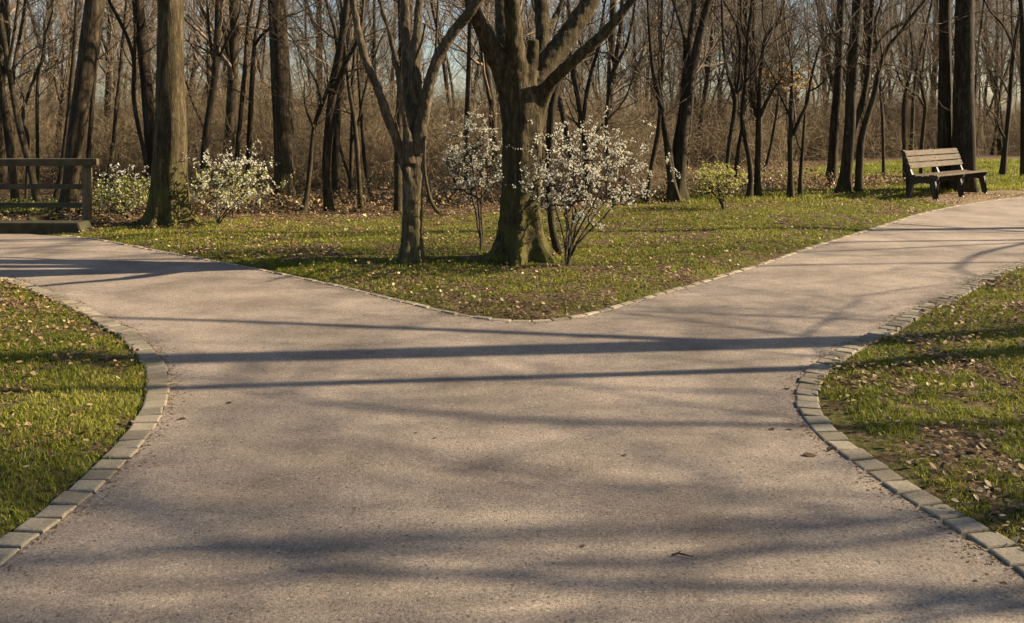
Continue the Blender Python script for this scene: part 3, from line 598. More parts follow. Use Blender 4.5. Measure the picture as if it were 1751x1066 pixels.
shadow_tree('leaning tree on the right lawn whose trunk shadow crosses the fork', [
    [(9.6, 6.95, 0, .17), (9.6, 6.96, 1, .16), (9.6, 6.98, 3, .15), (9.6, 7.0, 5, .14), (9.65, 7.05, 7, .12), (9.7, 7.1, 9, .10)],
    [(9.6, 7.0, 4.0, .06), (9.45, 7.55, 5.0, .045), (9.3, 8.1, 6.0, .035), (9.2, 8.5, 7.0, .02)]], seed=1)
shadow_tree('forked tree on the right lawn casting the thinner shadow on the path', [
    [(8.0, 6.85, 0, .15), (8.0, 6.62, 1, .13), (8.0, 6.24, 2.8, .11), (8.0, 6.2, 3.3, .06), (7.97, 6.2, 5, .05), (7.9, 6.18, 7.5, .04)]], seed=2)
for i, (x, y, h, r_) in enumerate([(11.3, 4.1, 4.2, .05), (16.5, 4.7, 6.4, .07), (12.5, 4.7, 5.0, .065), (14.8, 5.6, 5.8, .075), (13.6, 3.9, 5.4, .07), (24, 5.6, 10, .12), (14.5, 12.2, 4.5, .07), (15.5, 10.4, 3.6, .05), (14.0, 13.4, 9.5, .11)]):
    r = random.Random(50 + i); q1 = r.uniform(-.3, .3)
    shadow_tree('bare tree out of view in the wood right of the path', [
        [(x, y, 0, r_), (x + q1, y + r.uniform(-.2, .2), h * 0.5, r_ * .85), (x + q1 + r.uniform(-.3, .3), y + r.uniform(-.4, .4), h, r_ * .6)],
        [(x + q1 * .6, y, h * 0.6, r_ * .45), (x + r.uniform(-1.2, 1.2), y + r.uniform(-1.2, 1.2), h * 0.6 + 2.0, r_ * .35)],
        [(x + q1, y, h * 0.8, r_ * .4), (x + r.uniform(-1.2, 1.2), y + r.uniform(-1.2, 1.2), h * 0.8 + 1.6, r_ * .3)],
        [(x + q1 * .8, y, h * 0.72, .032), (x + r.uniform(-.6, .4), y + 1.1, h * 0.72 + .7, .026), (x + r.uniform(-.8, .6), y + 2.2, h * 0.72 + 1.2, .02)],
        [(x + q1, y, h * 0.9, .032), (x + r.uniform(-.6, .4), y - 1.0, h * 0.9 + .6, .026), (x + r.uniform(-.8, .6), y - 1.9, h * 0.9 + 1.3, .02)]], lev=4, Lc=3.4, seed=60 + i)['group'] = 'bare trees right of the view'

# ------------------------------------------------------------------ woodland behind: countable trees, far wood and thicket
def variant_tree(seed, H, r0, lean=0.05, clear=2.5):
    r = random.Random(seed); T = Tubes(); Tw = Tubes(); p = (0, 0, -0.1); d = norm3((r.gauss(0, lean), r.gauss(0, lean), 1)); n = 9; pts = [p]; rad = [r0 * 1.25]
    dirs = [d]; st = H * 0.6 / n
    for i in range(n):
        d = norm3((d[0] + r.gauss(0, 0.05), d[1] + r.gauss(0, 0.05), d[2] + 0.05)); p = (p[0] + d[0] * st, p[1] + d[1] * st, p[2] + d[2] * st); pts.append(p); rad.append(r0 * (1 - 0.55 * (i + 1) / n)); dirs.append(d)
    T.add(pts, rad, 8)
    grow(Tw, pts[-1], d, rad[-1], H * 0.16, 3, r, up=0.12, rmin=0.0035)
    for i in range(2, n + 1):
        for _ in range(r.randint(1, 3)):
            if pts[i][2] < clear: continue
            grow(Tw, pts[i], tilt_dir(dirs[i], r.uniform(0.4, 1.0), r), rad[i] * r.uniform(0.25, 0.5), H * r.uniform(0.08, 0.16), 3 if r.random() < 0.4 else 2, r, up=0.08, rmin=0.004)
    if r.random() < 0.5:
        i = r.randint(2, 4); grow(T, pts[i], tilt_dir(dirs[i], 0.35, r), rad[i] * 0.7, H * 0.3, 0, r, up=0.1)
    return T, Tw
VAR = []
for i in range(9):
    H = [13, 15, 10, 17, 12, 9, 14, 16, 11][i]; r0 = [.08, .11, .055, .12, .07, .05, .08, .115, .06][i]
    T, Tw = variant_tree(100 + i, H, r0, 0.06 + 0.03 * (i % 3), 1.6 if i % 2 else 2.4)
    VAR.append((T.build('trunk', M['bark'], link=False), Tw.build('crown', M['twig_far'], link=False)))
rp = random.Random(7); placed = []; cnt = 0
while cnt < 80:
    d = rp.uniform(17.5, 46); x = rp.uniform(-0.68, 0.68) * d
    if d < float(wood_edge(x)) + 1.5: continue
    if cnt % 3 == 0 and x < 4: continue
    if x > 6 and d < 30: continue
    if any((x - a) ** 2 + (d - b_) ** 2 < 1.2 for a, b_ in placed): continue
    placed.append((x, d)); vi = rp.randrange(9); tr, cr = VAR[vi]
    px = 875.5 + 1500 * x / d
    zone = ['left of the straight thick root flared trunk', 'between the straight thick trunk and the grey forked tree', 'between the grey forked tree and the clump of tall stems', 'between the clump of tall stems and the bench', 'behind and right of the bench'][int(np.searchsorted([291, 703, 1160, 1500], px))]
    root = empty('woodland_tree', (x, d, 0), 'slender bare background tree ' + zone, 'tree', 'slender background trees ' + zone, rp.uniform(0, 6.28))
    s = rp.uniform(0.8, 1.15); root.scale = (s, s, s)
    for src in (tr, cr):
        c = src.copy(); c.parent = root; C.objects.link(c)
    cnt += 1

def brush(seed, h, stems=26, R=1.4):
    r = random.Random(seed); T = Tubes()
    for _ in range(stems):
        a = r.uniform(0, 6.28); q_ = R * math.sqrt(r.random()); hh = h * r.uniform(0.5, 1.0)
        grow(T, (q_ * math.cos(a), q_ * math.sin(a), -0.05), norm3((r.gauss(0, .15), r.gauss(0, .15), 1)), r.uniform(0.006, 0.013), hh * 0.6, 2, r, up=0.03, wig=0.27, kids=(3, 5), rmin=0.003)
    return T
def join_src(name, objs, mats_keep=True):
    # merge a trunk and a crown into one instance source
    V = []; F = []; S = []; off = 0; MI = []
    for k, o in enumerate(objs):
        me = o.data; v = np.empty(len(me.vertices) * 3, dtype=np.float32); me.vertices.foreach_get('co', v); l = np.empty(len(me.loops), dtype=np.int32); me.loops.foreach_get('vertex_index', l)
        z = np.empty(len(me.polygons), dtype=np.int32); me.polygons.foreach_get('loop_total', z)
        V.append(v.reshape(-1, 3)); F.append(l + off); S.append(z); off += len(v) // 3; MI.append(np.full(len(z), k))
    o = mesh_np(name, np.concatenate(V), np.concatenate(F), np.concatenate(S), objs[0].data.materials[0], link=False)
    o.data.materials.append(objs[-1].data.materials[0]); o.data.polygons.foreach_set('material_index', np.concatenate(MI).astype(np.int32)); return o

def scatter(name, pts, rots, scales, pick, sources):
    """one 'stuff' object whose points carry instances of the sources"""
    me = bpy.data.meshes.new(name); me.vertices.add(len(pts)); me.vertices.foreach_set('co', np.asarray(pts, dtype=np.float32).ravel())
    for k, a, t in (('rz', rots, 'FLOAT'), ('sc', scales, 'FLOAT'), ('pick', pick, 'INT')):
        at = me.attributes.new(k, t, 'POINT'); at.data.foreach_set('value', np.asarray(a, dtype=np.int32 if t == 'INT' else np.float32))
    o = bpy.data.objects.new(name, me); C.objects.link(o)
    col = bpy.data.collections.new(name + '_sources')
    for s in sources: col.objects.link(s)
    ng = bpy.data.node_groups.new(name, 'GeometryNodeTree'); ng.interface.new_socket('Geometry', in_out='INPUT', socket_type='NodeSocketGeometry'); ng.interface.new_socket('Geometry', in_out='OUTPUT', socket_type='NodeSocketGeometry')
    gi = ng.nodes.new('NodeGroupInput'); go = ng.nodes.new('NodeGroupOutput'); ip = ng.nodes.new('GeometryNodeInstanceOnPoints')
    ci = ng.nodes.new('GeometryNodeCollectionInfo'); ci.inputs['Collection'].default_value = col; ci.inputs['Separate Children'].default_value = True; ci.inputs['Reset Children'].default_value = True
    def na(n, t):
        x = ng.nodes.new('GeometryNodeInputNamedAttribute'); x.data_type = t; x.inputs[0].default_value = n; return x.outputs[0]
    cx = ng.nodes.new('ShaderNodeCombineXYZ'); ng.links.new(na('rz', 'FLOAT'), cx.inputs[2])
    ng.links.new(gi.outputs[0], ip.inputs['Points']); ng.links.new(ci.outputs[0], ip.inputs['Instance']); ip.inputs['Pick Instance'].default_value = True
    ng.links.new(na('pick', 'INT'), ip.inputs['Instance Index']); ng.links.new(cx.outputs[0], ip.inputs['Rotation']); ng.links.new(na('sc', 'FLOAT'), ip.inputs['Scale'])
    ng.links.new(ip.outputs[0], go.inputs[0]); md = o.modifiers.new('scatter', 'NODES'); md.node_group = ng
    tag(o, kind='stuff'); return o

rs = np.random.default_rng(4)
# far wood
tree_src = [join_src('far_tree', VAR[i]) for i in range(9)]
P = []
while len(P) < 215:
    d = 36 + 95 * rs.random() ** 1.3; x = rs.uniform(-0.75, 0.75) * d
    if d < wood_edge(x) + 3: continue
    P.append((x, d, 0))
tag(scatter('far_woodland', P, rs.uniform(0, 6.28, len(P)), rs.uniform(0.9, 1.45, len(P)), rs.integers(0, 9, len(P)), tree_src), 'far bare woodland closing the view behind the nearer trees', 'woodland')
# brush
br_src = []
for i in range(6):
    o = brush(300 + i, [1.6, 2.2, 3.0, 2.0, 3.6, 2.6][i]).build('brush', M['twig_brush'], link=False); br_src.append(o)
P = []; sc = []
while len(P) < 640:
    d = 14.5 + 60 * rs.random() ** 1.25; x = rs.uniform(-0.72, 0.72) * d; e = wood_edge(x)
    if d < e + (1.0 if x < 0 else 2.0): continue
    if x < 3 and d < 18.3 + 1.2 * rs.random(): continue
    P.append((x, d, 0)); sc.append(rs.uniform(0.55, 0.85) if d < 20 else rs.uniform(0.8, 1.3))
tag(scatter('thicket', P, rs.uniform(0, 6.28, len(P)), sc, rs.integers(0, 6, len(P)), br_src), 'brown thicket of thin bare stems filling the wood between the trunks', 'undergrowth')

# ------------------------------------------------------------------ grass and dry leaves
def blades(name, n, xr, yr, keep, hmin, hmax, wid, seed):
    r = np.random.default_rng(seed); x = r.uniform(*xr, n); y = r.uniform(*yr, n); k = keep(x, y); x, y = x[k], y[k]
    g = grassiness(x, y); k = r.random(len(x)) < g ** 1.3; x, y, g = x[k], y[k], g[k]
    ed_ = edge_dist(x, y); k = ~inside(x, y) & (ed_ > 0.10 + 0.06 * r.random(len(x))); x, y, g, ed_ = x[k], y[k], g[k], ed_[k]
    n = len(x); z = ground_z(x, y, ed_, np.zeros(n, bool)) - 0.004
    h = r.uniform(hmin, hmax, n) * (0.45 + 0.75 * g) * (0.6 + 0.8 * fbm(x * 2.2, y * 2.2, 31)); a = r.uniform(0, 6.28, n); w = wid * r.uniform(0.6, 1.3, n)
    la = r.uniform(0, 6.28, n); ln = h * r.uniform(0.2, 1.1, n)
    wx, wy = np.cos(a) * w, np.sin(a) * w; lx, ly = np.cos(la) * ln, np.sin(la) * ln
    V = np.empty((n, 5, 3)); V[:, 0] = np.c_[x - wx, y - wy, z]; V[:, 1] = np.c_[x + wx, y + wy, z]
    V[:, 2] = np.c_[x + wx * .7 + lx * .35, y + wy * .7 + ly * .35, z + h * .6]; V[:, 3] = np.c_[x - wx * .7 + lx * .35, y - wy * .7 + ly * .35, z + h * .6]
    V[:, 4] = np.c_[x + lx, y + ly, z + h * 0.92]
    b_ = np.arange(n)[:, None] * 5; F = np.concatenate([b_ + np.array([0, 1, 2, 3]), b_ + np.array([3, 2, 4])], axis=1).reshape(-1)
    S = np.tile([4, 3], n)
    v = np.clip(0.15 + 0.65 * fbm(x * 1.3, y * 1.3, 41) + r.normal(0, 0.17, n), 0, 1)
    o = mesh_np(name, V.reshape(-1, 3), F, S, M['grass'], attrs={'v': np.repeat(v, 5)}); tag(o, kind='stuff'); return o
lim = lambda x, y: (np.abs(x) < 0.62 * y + 1.6)
tag(blades('grass', 400000, (-7.5, -1.8), (2.2, 10.5), lambda x, y: lim(x, y) & (y < 9.9), 0.012, 0.034, 0.0024, 1), 'short patchy grass of the left lawn inside the curved kerb', 'grass')
tag(blades('grass', 760000, (1.8, 10), (2.2, 13), lambda x, y: lim(x, y) & (y < x * 0.95 + 4.2), 0.012, 0.034, 0.0024, 2), 'short patchy grass of the right lawn inside the curved kerb', 'grass')
tag(blades('grass', 560000, (-9, 12), (6.7, 18), lambda x, y: lim(x, y) & (y > 6.8) & (y > x * 0.95 + 3.9), 0.015, 0.038, 0.0042, 3), 'sunlit grass of the wedge between the two paths', 'grass')
tag(blades('grass', 240000, (1, 26), (16, 37), lambda x, y: lim(x, y), 0.04, 0.09, 0.010, 4), 'bright grass field behind the bench', 'grass')

def leaf_mesh(x, y, z, size, r, flat=0.35):
    n = len(x); prof = np.array([(-1, 0, 0), (-.4, .6, .12), (.4, .55, .14), (1, 0, .0), (.35, -.6, .14), (-.4, -.52, .12)], dtype=float)
    a = r.uniform(0, 6.28, n); t1 = r.normal(0, flat, n); t2 = r.normal(0, flat, n); cu = r.uniform(-0.5, 2.0, n)
    Pq = prof[None] * size[:, None, None]; Pq = Pq * np.array([1, 1, 1]); Pq[:, :, 2] = Pq[:, :, 2] * cu[:, None]
    def rot(P, i, j, ang):
        c, s = np.cos(ang)[:, None], np.sin(ang)[:, None]; u, v = P[:, :, i].copy(), P[:, :, j].copy(); P[:, :, i] = u * c - v * s; P[:, :, j] = u * s + v * c
    rot(Pq, 0, 2, t1); rot(Pq, 1, 2, t2); rot(Pq, 0, 1, a)
    lowest = Pq[:, :, 2].min(axis=1); Pq[:, :, 2] -= lowest[:, None]
    Pq += np.stack([x, y, z], -1)[:, None, :]
    b_ = np.arange(n)[:, None] * 6; F = np.concatenate([b_ + np.array([0, 1, 2, 3]), b_ + np.array([0, 3, 4, 5])], axis=1).reshape(-1)
    return Pq.reshape(-1, 3), F, np.full(2 * n, 4)
def litter(name, n, xr, yr, keep, smin, smax, seed, dens):
    r = np.random.default_rng(seed); x = r.uniform(*xr, n); y = r.uniform(*yr, n); k = keep(x, y) & (r.random(n) < dens(x, y)); x, y = x[k], y[k]
    ed_ = edge_dist(x, y); k = ~inside(x, y) & (ed_ > 0.12); x, y, ed_ = x[k], y[k], ed_[k]
    z = ground_z(x, y, ed_, np.zeros(len(x), bool)) + 0.008 + 0.012 + r.uniform(0, 0.04, len(x)) * grassiness(x, y) + 0.004
    V, F, S = leaf_mesh(x, y, z, r.uniform(smin, smax, len(x)), r); v = np.clip(r.beta(1.2, 1.7, len(x)), 0, 1)
    o = mesh_np(name, V, F, S, M['dry_leaf'], attrs={'v': np.repeat(v, 6)}, smooth=False); tag(o, kind='stuff'); return o
edgy = lambda x, y: np.clip(0.35 + 0.7 * (1 - grassiness(x, y)), 0, 1) * np.clip(3.2 * fbm(x * 1.7, y * 1.7, 77) - 0.85, 0.12, 1)
tag(litter('dry_leaves', 46000, (-7.5, -1.8), (2.2, 10.5), lim, 0.008, 0.021, 11, edgy), 'pale dry leaves strewn over the left lawn', 'leaf litter')
tag(litter('dry_leaves', 130000, (1.8, 10), (2.2, 13), lambda x, y: lim(x, y) & (y < x * 0.95 + 4.2), 0.008, 0.021, 12, edgy), 'pale dry leaves strewn over the right lawn', 'leaf litter')
tag(litter('dry_leaves', 150000, (-9, 12), (6.7, 18), lambda x, y: lim(x, y) & (y > x * 0.95 + 3.9), 0.009, 0.022, 13, edgy), 'dry leaves over the wedge of lawn between the paths', 'leaf litter')
tag(litter('dry_leaves', 26000, (-24, 18), (12.5, 30), lambda x, y: lim(x, y) & (y > wood_edge(x) - 0.5), 0.02, 0.05, 14, lambda x, y: 0.9 + 0 * x), 'brown leaf litter covering the woodland floor', 'leaf litter')

def debris(name, n, line, side, seed, label):
    r = np.random.default_rng(seed); L = line[(np.hypot(line[:, 0], line[:, 1]) < 16) & (line[:, 1] > 1.5)]; i = r.integers(0, len(L) - 1, n); t = r.random(n)[:, None]
    p = L[i] * (1 - t) + L[i + 1] * t; tv = L[i + 1] - L[i]; tv /= np.linalg.norm(tv, axis=1, keepdims=True); nv = np.c_[-tv[:, 1], tv[:, 0]] * -side
    cl = vnoise(p[:, 0] * 2.5, p[:, 1] * 2.5, 9); k = r.random(n) < cl; off = np.abs(r.exponential(0.035, n)) + 0.004; p = (p + nv * off[:, None])[k]
    V, F, S = leaf_mesh(p[:, 0], p[:, 1], np.full(len(p), 0.0065), r.uniform(0.003, 0.009, len(p)), r, 0.15); v = r.beta(1.1, 2.5, len(p))
    return tag(mesh_np(name, V, F, S, M['dry_leaf'], attrs={'v': np.repeat(v, 6)}, smooth=False), label, 'debris', None, 'stuff')
debris('leaf_crumbs', 5200, Lb, 1, 31, 'crumbled leaves and grit along the left kerb'); debris('leaf_crumbs', 5200, Rb, -1, 32, 'crumbled leaves and grit along the right kerb'); debris('leaf_crumbs', 4200, Wb, 1, 33, 'crumbled leaves along the edge of the wedge')
# single leaves and a twig lying on the path
def single_leaf(px, py, label, size=0.03, col='dry_leaf', v=0.05, dy=0.0):
    g_ = G(px, py); r = np.random.default_rng(int(px)); V, F, S = leaf_mesh(np.array([0.]), np.array([0.]), np.array([0.]), np.array([size]), r, 0.2)
    o = mesh_np('fallen_leaf', V, F, S, M[col], attrs={'v': [v] * 6}, smooth=False); o.location = (g_[0], g_[1], 0.007); tag(o, label, 'leaf', 'dead leaves lying on the path'); return o
single_leaf(1385, 782, 'dark curled leaf beside the right kerb, largest of those on the path', 0.034)
single_leaf(1420, 774, 'dark leaf lying against the right kerb stones', 0.026)
single_leaf(1320, 737, 'small dark leaf on the path left of where the right kerb bends', 0.018)
single_leaf(1351, 737, 'tiny dark leaf on the path close to the bend of the right kerb', 0.014)
single_leaf(1345, 667, 'small dark leaf on the path beside the outermost bulge of the right kerb', 0.018)
single_leaf(313, 719, 'small dark leaf on the path beside the bulge of the left kerb', 0.02)
single_leaf(391, 692, 'small dark leaf on the path a step right of the left kerb bulge', 0.018)
single_leaf(743, 752, 'small dark leaf in the middle of the path, upper one of two', 0.014)
single_leaf(711, 743, 'tiny dark leaf in the middle of the path left of another', 0.011)
single_leaf(1067, 782, 'small dark leaf on the path right of the middle', 0.014)
single_leaf(996, 938, 'small dark leaf on the near path left of the twig', 0.012)
g_ = G(1165, 955); T = Tubes(); T.add([(-.035, 0, .004), (-.01, .008, .007), (.015, 0, .005), (.04, -.012, .004)], [.0035, .0035, .003, .002], 6); T.add([(-.01, .008, .006), (.0, .02, .008), (.012, .03, .006)], [.003, .0025, .0015], 5)
o = T.build('twig', M['twig_shrub']); o.location = (g_[0], g_[1], 0.008); tag(o, 'short dark twig lying on the near path', 'twig')

# ------------------------------------------------------------------ blossom shrubs
def shrub(label, base_px, base_py, cx, cy, rx, ry, n_nodes, n_bl, size, mats, seed, stems=7, leaf_n=0, name='blossom_shrub', stem_r=0.010, fork_h=0.25, strays=10, vase=0.6, cat='shrub', depth=1.0, leaf_mat='young_leaf', leaf_size=0.02, leaf_low=True):
    d = dist_of(base_py); b3 = W(base_px, base_py, d); c3 = W(cx, cy, d); RX = rx / FPX * d; RZ = ry / FPX * d
    r = random.Random(seed); root = empty(name, (b3[0], b3[1], 0), label, cat); c = (c3[0] - b3[0], 0.0, c3[2])
    nodes = [(0., 0., 0.)]; par = [-1]; tips = []
    T = Tubes(); segs = []
    # main stems fan out of the base
    for i in range(stems):
        a = 6.28 * i / stems + r.uniform(-.4, .4); q_ = r.uniform(0.25, 1) * vase
        e = (c[0] + math.cos(a) * RX * q_, math.sin(a) * RX * q_ * depth, c[2] - RZ * r.uniform(0.0, 0.7)); prev = 0
        for k in range(1, 6):
            t = k / 5; s_ = t ** 1.5; p = (e[0] * s_ + r.gauss(0, .012), e[1] * s_ + r.gauss(0, .012), e[2] * t)
            nodes.append(p); par.append(prev); prev = len(nodes) - 1
    targ = []
    for i in range(n_nodes):
        while True:
            u = (r.uniform(-1, 1), r.uniform(-1, 1), r.uniform(-1, 1)); l = math.sqrt(sum(t * t for t in u))
            if l <= 1 and r.random() < 0.15 + 0.85 * (1 - l): break
        targ.append((c[0] + u[0] * RX, c[1] + u[1] * RX * depth, c[2] + u[2] * RZ))
    for i in range(strays):
        a = r.uniform(0, 6.28); el = r.uniform(-0.2, 1.2); q_ = r.uniform(0.95, 1.4)
        targ.append((c[0] + math.cos(a) * math.cos(el) * RX * q_, c[1] + math.sin(a) * math.cos(el) * RX * q_ * depth, c[2] + math.sin(el) * RZ * q_))
    targ.sort(key=lambda t: (t[0] ** 2 + t[1] ** 2 + (t[2]) ** 2)); NA = np.array(nodes + [(0, 0, 0)] * (len(targ) * 2 + 4), dtype=float); nn = len(nodes)
    for t in targ:
        dv = NA[:nn] - np.array(t); ds = np.sqrt((dv ** 2).sum(1)) + 0.6 * np.clip(dv[:, 2], 0, None) + 10 * (np.arange(nn) == 0)
        j = int(np.argmin(ds)); a = NA[j]; mid = (a + np.array(t)) / 2 + np.array([r.gauss(0, .015), r.gauss(0, .015), r.uniform(-.005, .02)])
        nodes.append(tuple(mid)); par.append(j); NA[nn] = mid; nn += 1
        nodes.append(t); par.append(nn - 1); NA[nn] = t; nn += 1; tips.append(nn - 1)
    w = [1.0] * len(nodes)
    for i in range(len(nodes) - 1, 0, -1): w[par[i]] += w[i]
    for i in range(1, len(nodes)):
        ra = min(stem_r, 0.0022 * w[i] ** 0.38); T.add([nodes[par[i]], nodes[i]], [min(stem_r * 1.2, 0.0022 * w[par[i]] ** 0.38) if par[i] else stem_r * 1.3, ra], 5 if ra > .004 else 3)
    o = T.build('stem', M['twig_shrub'], root)
    # blossoms: small ruffled clusters along the twigs
    rn = np.random.default_rng(seed); ids = np.array([i for i in range(1, len(nodes)) if w[i] < 14 and nodes[i][2] > c[2] - RZ * 1.05]); NP = np.array(nodes); PA = np.array(par)
    k = rn.choice(ids, n_bl); t = rn.random(n_bl)[:, None]; pos = NP[k] * t + NP[PA[k]] * (1 - t) + rn.normal(0, 0.012, (n_bl, 3))
    cl = 3; pos = np.repeat(pos, cl, 0) + rn.normal(0, size * 0.42, (n_bl * cl, 3)); m_ = n_bl * cl
    def flakes(pos, sz, nseg=5):
        n = len(pos); ax_ = rn.normal(0, 1, (n, 3)); ax_ /= np.linalg.norm(ax_, axis=1, keepdims=True); u = np.cross(ax_, rn.normal(0, 1, (n, 3))); u /= np.linalg.norm(u, axis=1, keepdims=True); v = np.cross(ax_, u)
        th = np.arange(nseg) * 6.283 / nseg; rad = sz[:, None] * rn.uniform(0.7, 1.15, (n, nseg))
        ring = pos[:, None] + rad[:, :, None] * (np.cos(th)[None, :, None] * u[:, None] + np.sin(th)[None, :, None] * v[:, None]) + ax_[:, None] * (sz * 0.3)[:, None, None]
        V = np.concatenate([pos[:, None], ring], 1).reshape(-1, 3); b_ = np.arange(n)[:, None] * (nseg + 1)
        F = np.concatenate([b_ + np.array([0, 1 + q_, 1 + (q_ + 1) % nseg]) for q_ in range(nseg)], 1).reshape(-1); return V, F, np.full(n * nseg, 3)
    if n_bl:
        V, F, S = flakes(pos, size * rn.uniform(0.5, 1.0, m_)); mesh_np('blossom', V, F, S, M[mats], root, attrs={'v': np.repeat(rn.random(m_), 6)}, smooth=False)
    if leaf_n:
        ids2 = np.array([i for i in ids if (not leaf_low) or nodes[i][2] < c[2] + RZ * 0.35]); k = rn.choice(ids2, leaf_n); t = rn.random(leaf_n)[:, None]
        pos = NP[k] * t + NP[PA[k]] * (1 - t) + rn.normal(0, 0.03, (leaf_n, 3)); pos[:, 2] = np.maximum(pos[:, 2], 0.05)
        V, F, S = leaf_mesh(pos[:, 0], pos[:, 1], pos[:, 2], leaf_size * rn.uniform(0.6, 1.2, leaf_n), rn, 0.9); mesh_np('foliage', V, F, S, M[leaf_mat], root, attrs={'v': np.repeat(rn.random(leaf_n), 6)}, smooth=False)
    return root
shrub('white blossoming shrub in front of the right side of the massive mossy tree', 970, 460, 1000, 300, 120, 94, 520, 3600, 0.009, 'blossom', 1, stems=9, strays=46, vase=0.5, depth=0.8)
shrub('white blossoming sapling on thin bare stems left of the massive mossy tree', 822, 434, 812, 268, 66, 82, 320, 2000, 0.009, 'blossom', 2, stems=3, strays=10, vase=0.25, stem_r=0.012)
shrub('white blossoming shrub with green lower leaves right of the straight thick trunk', 372, 388, 396, 308, 80, 64, 380, 1700, 0.011, 'blossom', 3, stems=7, leaf_n=900, strays=14, vase=0.6)
shrub('low green and white shrub between the railing and the straight thick trunk', 222, 380, 212, 325, 58, 48, 300, 520, 0.0125, 'blossom', 4, stems=8, leaf_n=1400, strays=10, vase=0.7)
shrub('yellow green budding bush on the lawn beneath the slim trunks right of centre', 1238, 361, 1228, 308, 50, 32, 300, 700, 0.017, 'bud_leaf', 5, stems=8, leaf_n=700, strays=8, vase=0.5, stem_r=0.02, name='budding_bush', cat='bush', leaf_low=False)
# tan leaves still on the y forked sapling: a small beech beside it
shrub('young tree still holding tan dead leaves around the y forked sapling', 1349, 339, 1350, 140, 52, 36, 160, 0, 0.02, 'blossom', 6, stems=3, leaf_n=420, strays=4, vase=0.3, stem_r=0.02, name='beech_sapling', cat='tree', leaf_mat='tan_leaf', leaf_size=0.035, leaf_low=False)

# low brambles at the wood edge
def bramble(label, spots, seed, name='brambles', leaf=2600, mat='dry_leaf', size=(0.02, 0.045), hmax=0.5):
    rn = np.random.default_rng(seed); T = Tubes(); r = random.Random(seed); L = []
    for (x, y, R, h) in spots:
        for _ in range(int(26 * R)):
            a = r.uniform(0, 6.28); q_ = R * math.sqrt(r.random()); grow(T, (x + q_ * math.cos(a), y + q_ * math.sin(a) * 0.6, 0), norm3((r.gauss(0, .5), r.gauss(0, .5), 1)), 0.006, h * 0.8, 1, r, up=-0.05, wig=0.3, rmin=0.002)
        n = int(leaf * R / sum(s[2] for s in spots)); a = rn.uniform(0, 6.28, n); q_ = R * np.sqrt(rn.random(n)); L.append(np.c_[x + q_ * np.cos(a), y + q_ * np.sin(a) * .6, 0.02 + h * rn.random(n) ** 1.3 * (1 - (q_ / R) ** 2 * 0.7)])
    L = np.concatenate(L); V, F, S = leaf_mesh(L[:, 0], L[:, 1], L[:, 2], rn.uniform(*size, len(L)), rn, 0.9)
    v1, f1, s1 = T.arrays(); VV, FF, SS = merge([(v1, f1, s1), (V, F, S)])
    o = mesh_np(name, VV, FF, SS, M['twig_brush'], attrs={'v': np.r_[np.zeros(len(v1)), np.repeat(rn.random(len(L)), 6)]}); o.data.materials.append(M[mat])
    o.data.polygons.foreach_set('material_index', np.r_[np.zeros(len(s1)), np.ones(len(S))].astype(np.int32)); tag(o, label, 'undergrowth', None, 'stuff'); return o
def gp(px, py): return tuple(G(px, py))
bramble('brown brambles along the foot of the wood', [(*gp(x, y), R, h) for x, y, R, h in [(600, 358, 1.2, .3), (420, 362, 1.3, .4), (520, 352, 1.4, .35), (760, 352, 1.2, .5), (820, 350, 1.0, .7), (700, 350, 1.3, .5), (180, 368, 1.0, .3), (330, 366, 1.0, .45), (240, 366, 1.0, .4), (900, 347, 1.4, .5), (1040, 345, 1.3, .35), (860, 340, 1.6, .8)]], 21, leaf=9000, size=(.015, .035))
bramble('reddish brown brambles between the yellow green bush and the bench', [(*gp(x, y), R, h) for x, y, R, h in [(1250, 326, 1.3, .35), (1310, 322, 1.3, .4), (1370, 322, 1.4, .4), (1420, 320, 1.3, .4), (1200, 335, 0.9, .35), (1290, 312, 1.6, .4), (1480, 318, 1.2, .3), (1540, 316, 1.0, .3)]], 22, leaf=7000, size=(.015, .035))
bramble('fresh green ground plants behind the railing', [(*gp(x, y), R, h) for x, y, R, h in [(30, 366, .6, .22), (80, 364, .6, .2), (55, 360, .8, .2), (120, 368, .4, .15)]], 23, name='ground_plants', leaf=2200, mat='young_leaf', size=(.018, .035))
bramble('green undergrowth below the two left blossom shrubs', [(*gp(x, y), R, h) for x, y, R, h in [(215, 362, .8, .4), (430, 352, .9, .55), (350, 358, .7, .4)]], 24, name='ground_plants', leaf=1600, mat='young_leaf', size=(.015, .03))

# ------------------------------------------------------------------ wooden railing, edge beam, log, stick
def box_bm(bm, x0, x1, y0, y1, z0, z1, bev=0.006, seg=2):
    r = bmesh.ops.create_cube(bm, size=1); vs = r['verts']
    for v in vs: v.co = Vector(((x0 + x1) / 2 + v.co.x * (x1 - x0), (y0 + y1) / 2 + v.co.y * (y1 - y0), (z0 + z1) / 2 + v.co.z * (z1 - z0)))
    if bev:
        es = list({e for v in vs for e in v.link_edges}); bmesh.ops.bevel(bm, geom=es, offset=bev, segments=seg, affect='EDGES')
def bm_obj(name, bm, mat, parent=None, smooth=False):
    bmesh.ops.recalc_face_normals(bm, faces=bm.faces); me = bpy.data.meshes.new(name); bm.to_mesh(me); bm.free(); me.materials.append(mat)
    for p_ in me.polygons: p_.use_smooth = smooth
    o = bpy.data.objects.new(name, me); C.objects.link(o)
    if parent is not None: o.parent = parent
    return o
RD = 12.75; rx_ = (150 - 875.5) / FPX * RD
rail = empty('wooden_railing', (rx_, RD, 0), 'dark wooden railing with three rails at the left edge of the path', 'railing')
for k in range(4):
    x = -0.085 - k * 2.6; bm = bmesh.new(); box_bm(bm, x, x + 0.085, 0, 0.14, -0.3, 0.885); bm_obj('post', bm, M['post'], rail)
